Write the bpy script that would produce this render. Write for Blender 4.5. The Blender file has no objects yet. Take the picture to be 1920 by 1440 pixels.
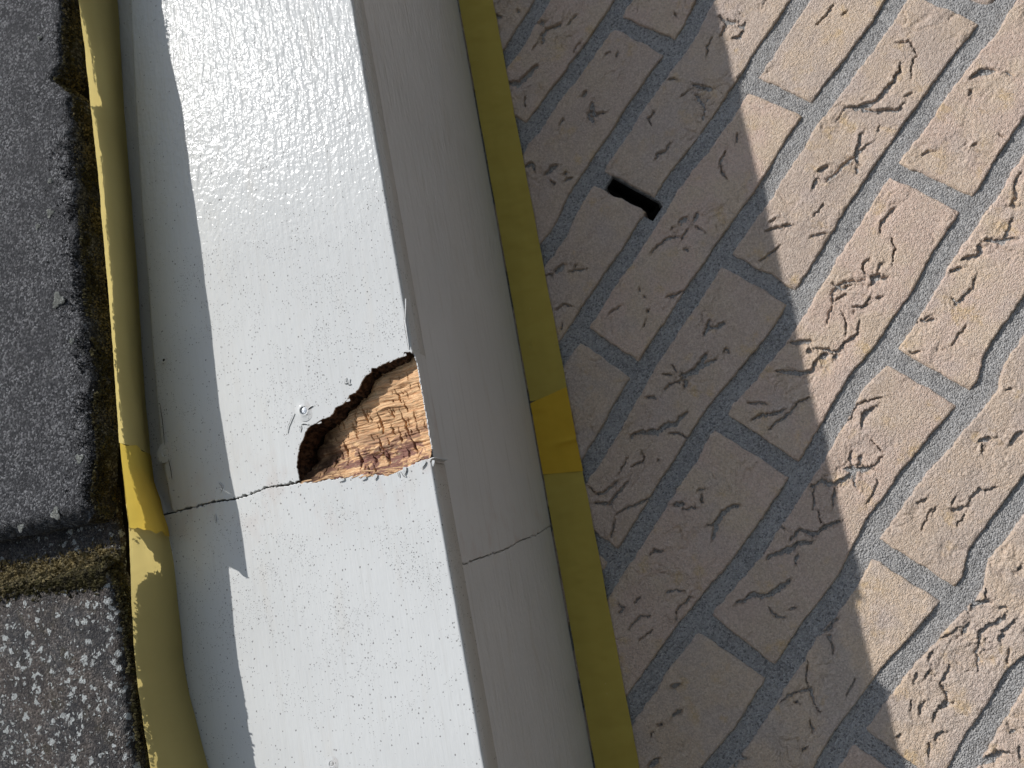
# Rotten painted verge board of a brick gable, masked with yellow tape, under concrete roof tiles.
# Measurements are millimetres. Two frames are used:
#   wall frame  (u along the brick courses, v up, w out of the wall)
#   verge frame (t up along the 45 degree roof slope, n square to it, w out of the wall)
import bpy, bmesh, math, random
import numpy as np
from mathutils import Matrix, Vector
from mathutils.geometry import tessellate_polygon

random.seed(7)
MM = 0.001
BASE_Z = 5.4                       # height of the frame origin above the ground, metres
scene = bpy.context.scene
col = scene.collection

# ------------------------------------------------------------------ camera, sky, sun, exposure
cam_data = bpy.data.cameras.new("camera")
cam = bpy.data.objects.new("camera", cam_data)
col.objects.link(cam)
scene.camera = cam
CR_ = np.array([[0.55258368, -0.77846627, -0.29772729], [0.83203536, 0.53610233, 0.14251828], [0.04866662, -0.3264729, 0.94395286]])
CPOS = (-451.304, -443.070, 617.882)
W2 = np.array([[1, 0, 0], [0, 0, -1], [0, 1, 0]], float)      # wall frame to world
Rw = W2 @ CR_.T
M = Matrix([[Rw[i][0], Rw[i][1], Rw[i][2], 0] for i in range(3)] + [[0, 0, 0, 1]])
p = W2 @ np.array(CPOS) * MM
M.translation = Vector((p[0], p[1], p[2] + BASE_Z))
cam.matrix_world = M
cam_data.sensor_width = 36.0
cam_data.lens = 36.0 * 1577.04 / 1920.0
cam_data.clip_start = 0.01
cam_data.clip_end = 1000.0
cam_data.dof.use_dof = True
cam_data.dof.focus_distance = 0.455
cam_data.dof.aperture_fstop = 19.0

SUN_T, SUN_N, SUN_W = 0.9, 1.04, 1.0
s2 = math.sqrt(0.5)
sun_dir = Vector((SUN_T * s2 - SUN_N * s2, -SUN_W, SUN_T * s2 + SUN_N * s2)).normalized()
world = bpy.data.worlds.new("World")
scene.world = world
world.use_nodes = True
wn = world.node_tree
wn.nodes.clear()
sky = wn.nodes.new("ShaderNodeTexSky")
sky.sky_type = 'NISHITA'
sky.sun_disc = False
sky.sun_elevation = math.asin(sun_dir.z)
sky.sun_rotation = math.atan2(sun_dir.x, sun_dir.y)
bg = wn.nodes.new("ShaderNodeBackground")
bg.inputs[1].default_value = 0.10
wo = wn.nodes.new("ShaderNodeOutputWorld")
wn.links.new(sky.outputs[0], bg.inputs[0])
wn.links.new(bg.outputs[0], wo.inputs[0])

sun_data = bpy.data.lights.new("sun", 'SUN')
sun_data.energy = 3.75
sun_data.angle = math.radians(0.5)
sun_data.color = (1.0, 0.978, 0.95)
sun = bpy.data.objects.new("sun", sun_data)
col.objects.link(sun)
sun.rotation_euler = (-sun_dir).to_track_quat('-Z', 'Y').to_euler()
sun.location = (0, -5, 12)

scene.view_settings.view_transform = 'Standard'
scene.view_settings.look = 'None'
scene.view_settings.exposure = 0.0
scene.view_settings.gamma = 1.0
scene.view_settings.use_curve_mapping = False

# ------------------------------------------------------------------ measured outlines (mm)
FE = [[-298.9,179.0],[-382.4,177.5],[-460.9,176.0],[-486.2,175.0],[-516.9,174.4],[-579.4,171.1],[-616.2,170.3],[-657.2,169.9],[-697.1,167.8],[-732.8,168.7]]
RIM = [[-517.6,174.5],[-516.2,176.4],[-515.6,180.1],[-517.9,181.2],[-517.9,183.6],[-518.3,188.6],[-519.0,193.7],[-520.1,198.5],[-519.7,201.4],[-521.7,202.4],[-523.3,206.6],[-525.9,209.2],[-528.7,211.1],[-530.6,213.6],[-531.5,218.1],[-533.7,219.9],[-535.6,223.2],[-536.4,228.1],[-538.6,229.6],[-540.8,232.9],[-541.0,238.2],[-542.4,242.2],[-543.3,246.9],[-545.9,249.9],[-549.5,251.6],[-551.5,254.2],[-555.1,255.8],[-559.9,257.5],[-564.8,258.6],[-569.4,257.9],[-572.3,257.8]]
BOT = [[-575.2,350.5],[-574.8,339.3],[-574.4,319.7],[-575.2,304.0],[-574.4,292.2],[-572.5,280.5],[-573.6,269.4],[-573.7,256.8],[-575.4,247.6],[-575.2,240.4],[-575.8,233.8],[-576.4,222.3],[-576.4,216.4],[-578.5,208.2],[-580.0,201.4],[-578.9,193.5],[-577.2,187.0],[-575.7,178.5],[-575.6,171.1],[-579.0,170.1]]
LEFT_U = [[-226.0,348.4],[-304.2,352.3],[-379.2,355.2],[-423.0,355.6],[-465.3,356.9],[-506.7,357.3],[-547.2,356.5],[-564.1,354.6],[-571.5,353.0]]
NAILS = [[-533.6,248.8],[-537.4,352.3],[-480.0,346.8],[-523.4,216.6],[-725.3,258.8]]
BCR = [[[-506.0,352.9],[-521.4,352.1],[-533.1,352.2]],[[-541.8,350.3],[-555.2,348.9]],[[-529.8,254.6],[-532.7,251.6]],[[-533.6,245.9],[-532.4,242.7]],[[-536.5,248.1],[-538.7,247.0]],[[-541.2,252.5],[-545.1,253.4]],[[-541.1,251.7],[-542.4,247.1]],[[-533.6,255.8],[-540.4,260.9],[-543.9,262.2]],[[-521.0,218.7],[-524.5,219.6],[-524.6,217.8]],[[-522.2,216.4],[-525.6,217.6],[-525.7,215.9]],[[-497.9,177.3],[-510.2,177.0],[-514.7,177.3]],[[-486.4,174.4],[-498.0,177.0],[-507.1,177.1]],[[-581.3,319.8],[-586.1,319.6]],[[-563.2,314.3],[-565.8,312.2],[-568.7,314.2]],[[-579.4,192.3],[-582.2,191.1],[-583.0,189.9]],[[-579.6,194.6],[-582.3,194.1]]]
C_TOP = -264.7
T_UP = [[-171.8,353.9,230.6],[-195.1,356.0,230.3],[-206.8,357.1,229.7],[-246.2,355.8,230.5],[-285.2,351.8,232.0],[-322.7,351.1,231.4],[-370.3,349.1,231.0],[-394.8,349.0,231.1],[-436.2,348.2,230.7],[-484.0,348.3,229.8],[-523.0,347.4,231.1],[-545.5,345.9,232.2],[-582.1,344.3,231.7]]
T_LO = [[-539.3,352.0,225.3],[-561.2,351.5,225.2],[-582.6,350.5,224.6],[-616.1,352.0,224.4],[-636.4,352.1,224.9],[-650.3,351.7,225.7],[-670.4,351.0,225.7],[-690.5,348.9,225.5],[-713.4,347.1,224.7]]
T_C = [[-194.1,360.1,189.8],[-219.4,359.4,189.4],[-299.0,362.2,187.7],[-375.6,363.2,186.2],[-412.6,363.6,185.5],[-466.1,365.6,184.4],[-504.4,366.4,183.6],[-535.2,366.0,183.1],[-552.1,365.3,182.9],[-564.5,361.2,183.0],[-574.8,358.6,183.1],[-581.8,356.0,183.2],[-603.1,353.6,183.0],[-619.1,353.0,182.8],[-644.2,352.8,182.3],[-659.6,353.1,182.0],[-681.2,350.9,181.8],[-702.5,346.4,181.9],[-723.4,342.0,181.9],[-740.9,337.7,181.9]]
ST = [[-284.4,179.4,185.2],[-372.5,177.9,185.2],[-455.0,176.1,185.2],[-602.2,168.1,185.2],[-639.0,167.8,185.2],[-685.9,168.1,185.2],[-737.0,167.7,185.2]]
SW = [[-168.1,172.2,3.0],[-288.5,170.9,3.0],[-401.3,168.8,3.0],[-506.7,168.1,3.0],[-615.9,166.3,3.0],[-680.0,167.0,3.0],[-786.9,164.7,3.0]]
TR = [[-179.0,140.5,1.5],[-297.6,140.3,1.5],[-408.4,140.5,1.5],[-513.3,136.6,1.5],[-599.5,134.4,1.5],[-684.8,132.2,1.5],[-790.0,133.0,1.5]]
SCR = [[-632.8,168.9,182.0],[-631.1,171.6,150.0],[-628.0,174.5,105.0],[-624.1,174.3,75.0],[-621.3,170.8,40.0],[-616.0,165.6,4.0]]
TE_U = [[-234.2,363.6,238.0],[-249.3,364.2,238.0],[-273.9,366.3,238.0],[-292.4,366.7,238.0],[-301.8,374.8,238.0],[-317.4,361.0,238.0],[-326.6,362.9,238.0],[-348.1,362.8,238.0],[-371.5,362.0,238.0],[-421.5,362.5,238.0],[-443.7,362.5,238.0],[-476.7,360.0,238.0],[-498.0,358.5,238.0],[-518.2,361.5,238.0],[-539.0,360.2,238.0],[-562.9,366.4,238.0],[-573.6,377.1,238.0],[-576.8,389.6,238.0],[-577.2,411.3,238.0],[-572.4,427.7,238.0]]
TE_L = [[-603.6,395.4,215.0],[-615.2,376.1,215.0],[-636.5,372.6,215.0],[-670.6,369.6,215.0],[-712.1,368.1,215.0]]
TOPL = [[-232.0,410.2,238.0],[-249.5,363.8,238.0],[-704.5,460.3,215.0],[-573.7,427.8,238.0]]
LICH = [[-445.3,377.0,3.076923076923077],[-389.7,379.3,1.794871794871795],[-569.2,387.3,2.307692307692308],[-472.4,369.2,1.2820512820512822],[-395.6,389.0,1.2820512820512822],[-369.2,378.0,1.0256410256410258],[-541.4,368.5,1.794871794871795],[-270.9,380.0,1.0256410256410258],[-573.1,412.2,1.5384615384615385]]
CR = [[2.0,-225.3,-73.7,-222.2,-77.4],[2.0,-234.3,-83.0,-227.8,-84.1,-222.2,-88.9,-217.7,-91.4],[3.5,-279.5,-81.3,-276.7,-89.6,-270.6,-91.1,-261.5,-93.4,-256.9,-94.5],[1.0,-215.3,-98.2,-206.8,-99.4],[1.5,-260.5,-143.5,-257.1,-145.2],[1.5,-275.9,-159.6,-262.8,-154.6,-270.7,-162.1,-264.9,-168.3],[2.0,-272.5,-158.6,-275.7,-164.9],[1.0,-290.7,-140.9,-284.3,-140.6],[1.0,-225.2,-141.1,-220.8,-142.1],[0.8,-222.3,-149.9,-217.6,-148.8],[2.5,-331.7,-135.7,-328.0,-140.2,-331.6,-145.6],[2.5,-329.7,-154.1,-323.2,-156.5,-319.6,-158.3],[1.5,-322.6,-167.3,-320.3,-169.1],[1.0,-331.3,-160.9,-333.5,-166.5],[1.0,-325.9,-170.9,-322.2,-175.2],[1.5,-278.9,-225.0,-272.8,-224.7,-270.3,-228.2,-262.3,-227.9],[1.0,-219.4,-197.9,-216.6,-205.0],[1.0,-226.0,-215.1,-218.5,-217.6],[2.0,-213.8,-217.0,-213.4,-225.5,-210.6,-231.1],[1.5,-221.3,-224.5,-221.8,-227.4],[2.8,-159.4,-204.9,-160.1,-211.5,-158.4,-217.8],[1.0,-172.8,-213.7,-162.0,-212.8],[1.2,-159.0,-221.9,-158.2,-226.2,-153.1,-224.1],[1.6,-169.8,-222.8,-166.2,-227.8,-161.7,-226.7],[1.5,-170.8,-171.9,-172.3,-174.2],[0.8,-257.0,-206.4,-252.8,-202.3,-246.1,-203.0],[1.0,-259.6,-270.7,-255.4,-269.2,-247.6,-267.7],[1.0,-260.5,-271.3,-266.3,-281.1],[1.0,-232.9,-267.7,-237.9,-272.2],[1.5,-235.1,-34.8,-234.6,-41.9],[1.0,-223.8,-50.7,-223.8,-53.6],[0.8,-190.7,-213.0,-183.5,-209.6,-175.1,-208.9],[0.8,-246.5,-82.8,-239.4,-83.6],[1.0,-238.9,-87.6,-233.6,-84.6],[0.7,-234.2,-116.9,-224.2,-115.6],[0.7,-221.3,-227.0,-225.1,-234.5,-234.9,-239.7],[1.0,-283.5,-100.2,-289.8,-106.2],[2.0,-179.2,-325.4,-176.3,-333.5,-170.3,-338.5,-164.2,-341.2,-156.8,-342.0,-150.3,-343.3,-140.6,-341.6,-136.8,-339.8],[1.6,-176.3,-333.5,-175.6,-339.6,-173.5,-345.9,-168.8,-350.5,-167.7,-357.3,-160.8,-357.3],[0.7,-142.8,-351.4,-131.2,-346.5,-124.7,-345.6],[0.8,-155.9,-355.3,-151.8,-359.1],[2.0,-212.6,-354.2,-207.8,-350.0,-201.6,-348.3,-192.8,-345.0],[2.0,-210.0,-350.3,-218.8,-347.1,-226.7,-345.5,-234.7,-343.9],[0.8,-207.4,-350.8,-199.5,-352.4,-195.1,-354.0],[2.2,-230.3,-334.4,-223.6,-338.0],[1.0,-215.7,-355.0,-219.2,-359.4],[3.0,-124.3,-386.7,-118.1,-390.0,-113.5,-397.2],[0.9,-111.8,-404.1,-112.2,-410.3],[1.6,-166.5,-413.2,-164.4,-415.0],[0.6,-187.9,-387.6,-181.2,-393.8],[0.6,-152.5,-422.6,-153.2,-427.9],[0.9,-127.7,-273.8,-121.0,-275.2,-116.4,-274.6],[0.9,-120.5,-284.0,-116.5,-284.9],[0.5,-134.8,-271.4,-125.9,-275.0],[2.0,-242.7,-337.8,-236.0,-337.0],[1.0,-185.4,-453.0,-176.7,-448.8,-170.4,-447.9],[0.6,-123.4,-328.8,-118.5,-336.5,-125.1,-344.8],[0.6,-179.6,-324.6,-193.8,-324.7],[0.8,-188.1,-354.0,-182.0,-352.3],[1.0,-137.3,-392.6,-132.6,-390.7],[3.0,-391.6,-207.4,-386.6,-209.3,-383.6,-210.0],[1.0,-398.3,-202.5,-394.5,-206.7],[1.5,-380.0,-218.3,-378.3,-219.1],[0.7,-385.9,-217.0,-376.8,-228.1],[3.2,-311.3,-269.7,-308.0,-271.2,-305.2,-271.8],[2.0,-304.8,-277.0,-298.5,-277.1],[1.8,-317.6,-266.4,-316.3,-267.4],[1.3,-342.0,-264.0,-334.0,-264.9,-325.9,-268.2,-320.0,-274.2],[1.0,-321.6,-277.8,-313.3,-277.2,-311.4,-278.4],[1.6,-326.4,-284.6,-326.3,-287.0],[0.6,-307.6,-280.7,-308.1,-290.8],[1.0,-371.0,-272.2,-368.7,-271.9],[0.8,-363.4,-293.3,-359.3,-298.0,-349.3,-302.3],[1.8,-380.2,-285.9,-379.2,-286.5],[1.0,-371.5,-277.6,-372.8,-279.7],[1.5,-374.1,-332.0,-367.4,-331.1,-362.5,-329.1],[1.8,-366.9,-332.0,-363.8,-337.0,-357.7,-339.0],[3.2,-406.8,-334.5,-403.5,-339.5,-396.0,-341.7,-385.1,-341.7],[1.5,-396.0,-341.7,-387.3,-347.8,-384.0,-349.2],[1.0,-411.6,-336.5,-407.4,-337.3],[2.5,-413.4,-341.3,-408.9,-340.7],[0.8,-413.8,-323.4,-411.4,-329.1],[1.0,-404.5,-324.5,-406.7,-330.8],[0.7,-415.6,-225.5,-409.6,-228.0,-407.5,-234.7],[0.7,-428.3,-238.4,-421.8,-236.5],[1.0,-285.7,-325.9,-277.8,-335.7],[0.8,-278.5,-325.8,-274.9,-328.1],[0.7,-306.5,-335.8,-289.7,-342.2],[0.7,-399.1,-263.1,-391.9,-264.6,-386.5,-267.3],[0.6,-394.2,-291.6,-385.5,-289.5],[0.8,-377.5,-351.9,-372.2,-350.8,-375.4,-355.2],[1.5,-277.0,-334.9,-272.4,-341.0],[1.3,-248.5,-393.7,-240.3,-391.8,-236.9,-391.8,-229.1,-393.2],[4.0,-282.6,-408.7,-278.7,-409.4,-275.2,-411.4],[1.1,-279.8,-401.6,-273.9,-397.9,-268.3,-397.6],[1.2,-274.0,-407.5,-266.3,-406.9],[0.8,-264.9,-413.3,-253.8,-408.6,-249.2,-402.6],[0.9,-276.4,-413.2,-273.8,-415.8],[1.1,-282.7,-404.5,-287.3,-398.8,-291.8,-393.1,-300.2,-390.8,-308.3,-394.9,-321.5,-400.0],[1.0,-305.6,-395.4,-297.2,-399.7],[1.3,-302.9,-407.6,-300.5,-413.5,-291.0,-413.9],[1.0,-289.6,-418.3,-287.4,-420.0],[0.7,-305.8,-410.5,-308.8,-411.3],[1.4,-340.5,-403.4,-337.9,-409.3,-336.2,-415.8,-327.9,-418.0,-318.2,-420.4],[2.5,-345.3,-408.6,-340.4,-410.9],[1.5,-340.5,-416.3,-337.4,-417.6],[3.0,-345.6,-399.0,-343.8,-400.0],[0.8,-318.2,-420.4,-309.4,-415.9],[2.0,-346.4,-386.3,-339.1,-397.1],[1.8,-369.1,-389.7,-361.9,-402.8,-356.1,-410.0,-348.5,-407.4],[1.6,-221.0,-454.0,-216.5,-463.9,-211.5,-468.6],[1.2,-215.6,-463.4,-207.0,-463.0,-199.9,-459.8],[3.4,-192.4,-455.3,-191.2,-457.5],[1.0,-182.9,-452.5,-188.3,-456.7],[3.5,-228.0,-453.4,-226.0,-455.1],[1.5,-250.2,-448.1,-244.7,-451.7],[2.0,-239.3,-449.4,-233.9,-455.0,-227.6,-456.1],[1.3,-265.1,-457.1,-267.9,-461.8,-261.2,-463.7,-253.7,-465.0,-245.4,-461.9],[2.0,-268.7,-462.3,-267.9,-462.8],[0.7,-292.9,-474.1,-284.5,-474.9,-277.9,-474.8],[1.5,-282.5,-495.9,-280.0,-498.2],[1.0,-288.7,-451.6,-284.8,-456.2],[1.0,-311.3,-455.4,-306.8,-460.7],[0.7,-260.6,-349.3,-250.0,-351.4],[0.8,-274.6,-355.9,-266.5,-364.0],[0.7,-322.5,-413.5,-313.7,-409.0,-310.5,-402.8],[0.9,-295.6,-386.8,-297.0,-394.2,-289.9,-398.3],[0.7,-291.8,-448.5,-284.1,-451.8],[3.0,-463.2,-329.8,-458.5,-334.1,-455.5,-339.4,-451.3,-343.9,-443.7,-346.1,-439.5,-350.6,-428.4,-352.7],[1.0,-447.7,-351.2,-444.3,-356.2,-442.4,-364.4,-435.2,-367.9],[1.0,-466.9,-329.8,-463.2,-329.8],[0.8,-493.5,-338.0,-479.9,-336.2],[0.6,-483.2,-342.2,-474.7,-347.4,-469.3,-342.6],[1.0,-468.1,-355.2,-468.4,-356.6],[1.5,-516.1,-344.6,-506.4,-344.3,-494.2,-345.9],[1.1,-518.1,-352.3,-500.9,-362.7,-492.1,-366.5],[1.3,-513.6,-325.2,-514.8,-332.4,-510.3,-336.9,-498.9,-339.1],[1.0,-521.6,-333.3,-514.7,-344.9],[0.8,-534.6,-358.5,-522.0,-353.7],[2.0,-488.4,-382.0,-484.5,-387.7],[0.8,-487.7,-389.8,-481.3,-397.3],[1.5,-476.3,-397.5,-471.7,-395.6],[0.7,-471.4,-390.8,-466.5,-394.4],[2.4,-493.8,-418.2,-484.0,-415.2,-480.2,-413.9,-471.8,-414.0,-463.1,-419.7],[1.0,-487.9,-409.8,-483.2,-414.7],[1.2,-528.6,-388.6,-524.3,-389.4,-519.4,-394.5],[1.0,-398.9,-385.7,-391.7,-395.8],[1.6,-406.9,-394.3,-400.7,-398.2,-395.2,-404.8,-388.7,-409.4],[1.2,-408.0,-408.6,-402.4,-408.2,-390.9,-413.1,-378.6,-414.0,-373.5,-418.3],[1.0,-423.5,-330.2,-417.4,-332.1,-410.4,-337.2],[1.5,-434.5,-322.8,-432.0,-328.5],[2.4,-371.2,-456.8,-365.1,-454.0,-361.2,-454.6,-355.5,-456.3],[2.5,-400.8,-463.9,-397.6,-470.2,-395.6,-473.1,-392.6,-477.4],[1.6,-398.6,-468.7,-406.5,-473.7,-408.2,-477.9],[1.0,-396.8,-469.7,-388.1,-467.4],[1.0,-397.7,-465.1,-389.7,-460.0],[3.0,-413.9,-464.8,-409.0,-467.0,-403.3,-468.6],[0.8,-392.6,-477.4,-381.6,-478.6],[0.8,-413.9,-487.6,-398.1,-485.9,-397.5,-483.5],[0.8,-437.2,-462.7,-426.1,-455.6,-423.1,-451.6],[1.5,-424.7,-452.6,-417.1,-455.3,-413.9,-464.8],[2.0,-416.5,-454.4,-415.7,-456.5],[1.0,-428.1,-470.7,-416.8,-465.6],[3.0,-481.7,-455.7,-474.8,-458.9,-468.3,-464.5,-461.2,-466.3,-455.1,-473.1],[2.0,-462.8,-460.9,-454.1,-461.8,-451.2,-470.6,-444.4,-473.6,-433.0,-480.0],[1.5,-474.1,-472.4,-468.8,-470.1],[1.0,-458.6,-450.6,-458.9,-455.1],[0.7,-436.5,-465.4,-442.5,-471.4],[2.2,-339.5,-522.6,-336.1,-524.4,-333.1,-527.2],[0.8,-346.8,-528.0,-340.6,-524.2],[1.6,-387.3,-531.6,-384.5,-534.7,-379.8,-537.5],[0.9,-379.8,-537.5,-373.7,-536.7,-367.1,-538.3,-359.1,-546.6],[0.7,-384.2,-529.7,-378.9,-529.3],[1.0,-396.2,-512.7,-391.7,-515.9,-388.9,-515.1],[1.5,-419.8,-505.5,-417.5,-507.1],[2.0,-330.8,-537.1,-326.4,-537.2,-321.4,-539.8],[0.9,-302.8,-516.6,-298.6,-519.7],[1.5,-398.5,-582.2,-394.1,-582.3],[0.5,-410.2,-524.3,-392.4,-521.2],[0.7,-373.2,-448.6,-359.7,-446.4,-347.0,-457.1],[0.7,-394.6,-539.8,-384.1,-539.2],[0.9,-396.3,-523.5,-391.0,-523.2],[0.6,-375.1,-466.4,-378.4,-476.7],[2.3,-520.7,-455.5,-513.1,-459.4,-508.5,-460.8,-506.7,-466.2,-501.3,-470.3,-493.0,-473.6,-485.1,-475.0],[0.9,-509.6,-474.7,-511.5,-481.3,-509.0,-486.1],[0.9,-502.7,-485.2,-499.2,-488.3],[1.5,-594.9,-451.3,-591.7,-453.8,-588.4,-455.0],[2.2,-610.5,-462.9,-603.0,-464.8],[1.5,-621.2,-458.5,-619.0,-460.5],[0.8,-632.6,-459.2,-627.5,-458.1],[1.5,-570.0,-390.6,-570.5,-394.6,-575.6,-394.4],[1.0,-562.5,-398.8,-557.5,-399.0],[0.9,-543.2,-413.2,-537.6,-416.5,-535.0,-424.1],[0.8,-580.1,-406.0,-569.5,-407.2,-563.1,-412.4],[0.6,-582.2,-415.8,-569.8,-419.3],[0.8,-557.1,-429.5,-548.6,-425.0,-532.3,-429.2],[1.6,-506.0,-509.4,-498.4,-511.8,-488.5,-512.8],[1.0,-500.9,-514.5,-509.9,-523.3],[1.2,-557.1,-512.7,-546.4,-517.5,-538.2,-524.8,-543.1,-529.9,-546.9,-536.5],[0.7,-538.4,-521.7,-524.8,-513.1],[1.5,-551.1,-521.5,-550.9,-522.5],[2.0,-608.7,-507.6,-601.6,-516.0],[1.5,-611.5,-513.8,-607.4,-513.2],[0.8,-554.7,-535.2,-560.3,-540.9],[0.9,-575.1,-542.1,-570.5,-542.2],[3.0,-648.5,-468.8,-640.3,-471.4],[0.7,-527.1,-544.2,-514.9,-542.6],[2.0,-434.5,-573.5,-429.1,-574.8,-424.5,-579.5],[0.9,-424.2,-578.4,-419.2,-573.5],[1.8,-452.0,-588.7,-444.4,-586.0,-438.8,-586.2,-433.9,-589.7,-428.9,-592.2,-425.4,-591.0],[0.8,-452.0,-588.7,-465.2,-596.7],[2.0,-441.6,-598.0,-436.0,-595.5,-431.8,-596.7,-426.6,-597.2],[1.2,-450.8,-577.7,-441.7,-576.9],[1.0,-438.2,-572.9,-434.2,-569.5],[1.0,-424.8,-586.1,-422.0,-589.9],[1.0,-484.8,-584.4,-479.4,-583.0,-473.0,-582.8],[1.0,-484.8,-584.4,-491.6,-592.3],[2.6,-499.0,-591.2,-495.5,-592.8,-492.0,-594.4],[1.2,-508.1,-592.0,-502.2,-591.3],[1.0,-510.5,-585.0,-506.2,-582.3,-500.4,-582.6],[2.0,-517.2,-599.5,-513.3,-599.0,-509.8,-600.6],[1.5,-475.4,-570.1,-471.4,-569.6],[1.5,-487.2,-574.5,-483.3,-574.0],[1.0,-494.3,-571.2,-488.8,-569.7],[0.8,-463.4,-568.5,-456.5,-571.8,-449.8,-573.4],[0.7,-511.3,-578.8,-505.6,-576.3],[1.0,-531.1,-581.4,-526.1,-582.2],[0.8,-528.6,-602.8,-521.4,-598.3],[4.0,-512.7,-628.1,-506.1,-629.5,-498.8,-633.2],[1.0,-497.6,-633.3,-497.7,-637.0],[1.5,-485.9,-630.8,-483.0,-631.7],[0.9,-495.7,-642.0,-490.7,-639.0],[1.2,-398.6,-582.3,-395.8,-583.2],[0.8,-442.4,-603.9,-451.6,-608.5],[0.7,-506.7,-613.5,-496.4,-612.8]]
J = {1:[[-261.0,-66.5],[-208.0,-65.5]],2:[[-314.0,-120.6],[-219.0,-127.0],[-180.0,-127.4]],3:[[-364.0,-192.2],[-336.0,-187.6],[-249.0,-187.6],[-176.0,-190.5],[-153.0,-186.6]],4:[[-436.0,-248.8],[-410.0,-248.6],[-368.0,-248.5],[-322.0,-248.9],[-290.0,-247.1],[-246.0,-250.9],[-192.0,-250.9],[-143.0,-251.1]],5:[[-498.0,-314.8],[-469.0,-313.7],[-420.0,-309.1],[-392.0,-308.6],[-355.0,-308.5],[-313.0,-308.1],[-264.0,-310.2],[-205.0,-307.9],[-123.0,-312.1],[-96.0,-311.7]],6:[[-542.0,-373.5],[-526.0,-373.5],[-488.0,-372.1],[-461.0,-371.5],[-426.0,-369.6],[-375.0,-374.6],[-344.0,-377.0],[-218.0,-371.5],[-177.0,-372.5],[-136.0,-373.4],[-90.0,-376.0]],7:[[-617.0,-437.0],[-563.0,-437.7],[-516.0,-441.2],[-499.0,-443.4],[-461.0,-444.3],[-434.0,-443.7],[-402.0,-442.3],[-347.0,-438.0],[-321.0,-441.0],[-279.0,-440.7],[-225.0,-436.8],[-193.0,-438.4],[-150.0,-436.5]],8:[[-590.0,-506.2],[-545.0,-504.3],[-506.0,-503.4],[-465.0,-505.1],[-423.0,-499.5],[-384.0,-499.9],[-348.0,-503.0],[-307.0,-506.9],[-289.0,-500.9],[-257.0,-500.3]],9:[[-554.0,-556.5],[-525.0,-557.8],[-494.0,-558.2],[-461.0,-562.2],[-420.0,-565.6],[-402.0,-559.7],[-358.0,-560.7]],10:[[-508.0,-618.9],[-458.0,-616.2]]}

WALL_M = Matrix(((1, 0, 0, 0), (0, 0, -1, 0), (0, 1, 0, BASE_Z), (0, 0, 0, 1)))
VERGE_M = Matrix(((s2, -s2, 0, 0), (0, 0, -1, 0), (s2, s2, 0, BASE_Z), (0, 0, 0, 1)))

# ------------------------------------------------------------------ helpers
def _h(ix, iy, iz, seed):
    x = (ix.astype(np.int64) * 374761393 + iy.astype(np.int64) * 668265263 + iz.astype(np.int64) * 2147483647 + seed * 1274126177) & 0xffffffff
    x = ((x ^ (x >> 13)) * 1274126177) & 0xffffffff
    x = ((x ^ (x >> 16)) * 2246822519) & 0xffffffff
    return ((x ^ (x >> 15)) & 0xffff) / 32767.5 - 1.0

def noise2(x, y, seed=0):
    x = np.asarray(x, float); y = np.asarray(y, float)
    ix = np.floor(x); iy = np.floor(y); fx = x - ix; fy = y - iy
    ux = fx * fx * fx * (fx * (fx * 6 - 15) + 10); uy = fy * fy * fy * (fy * (fy * 6 - 15) + 10)
    z = np.zeros_like(ix)
    def g(a, b):
        hx = _h(ix + a, iy + b, z, seed); hy = _h(ix + a, iy + b, z + 7, seed + 31)
        return hx * (fx - a) + hy * (fy - b)
    n0 = g(0, 0) * (1 - ux) + g(1, 0) * ux
    n1 = g(0, 1) * (1 - ux) + g(1, 1) * ux
    return (n0 * (1 - uy) + n1 * uy) * 1.5

def noise3(x, y, z, seed=0):
    x = np.asarray(x, float); y = np.asarray(y, float); z = np.asarray(z, float)
    ix = np.floor(x); iy = np.floor(y); iz = np.floor(z)
    f = [x - ix, y - iy, z - iz]
    u = [a * a * (3 - 2 * a) for a in f]
    r = 0
    for a in (0, 1):
        for b in (0, 1):
            for c in (0, 1):
                w = (u[0] if a else 1 - u[0]) * (u[1] if b else 1 - u[1]) * (u[2] if c else 1 - u[2])
                r = r + w * _h(ix + a, iy + b, iz + c, seed)
    return r

def fbm2(x, y, seed=0, oct=3, gain=0.5):
    r = 0; a = 1.0; s = 1.0
    for i in range(oct):
        r = r + a * noise2(x * s + 17.3 * i, y * s - 9.1 * i, seed + i * 5); a *= gain; s *= 2.03
    return r

def sstep(a, b, x):
    t = np.clip((x - a) / (b - a), 0, 1)
    return t * t * (3 - 2 * t)

def curve(points, x, ax=0, ay=1):
    pts = sorted(points, key=lambda q: q[ax])
    return np.interp(x, [q[ax] for q in pts], [q[ay] for q in pts])

def link(o, parent=None):
    col.objects.link(o)
    if parent is not None:
        o.parent = parent
    return o

def empty(name, M, label=None, cat=None, group=None, kind=None, at=(0, 0, 0)):
    o = bpy.data.objects.new(name, None)
    o.empty_display_size = 0.02
    col.objects.link(o)
    o.matrix_world = M @ Matrix.Translation(Vector(at) * MM)
    if label: o['label'] = label
    if cat: o['category'] = cat
    if group: o['group'] = group
    if kind: o['kind'] = kind
    o['_at'] = at
    return o

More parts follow.
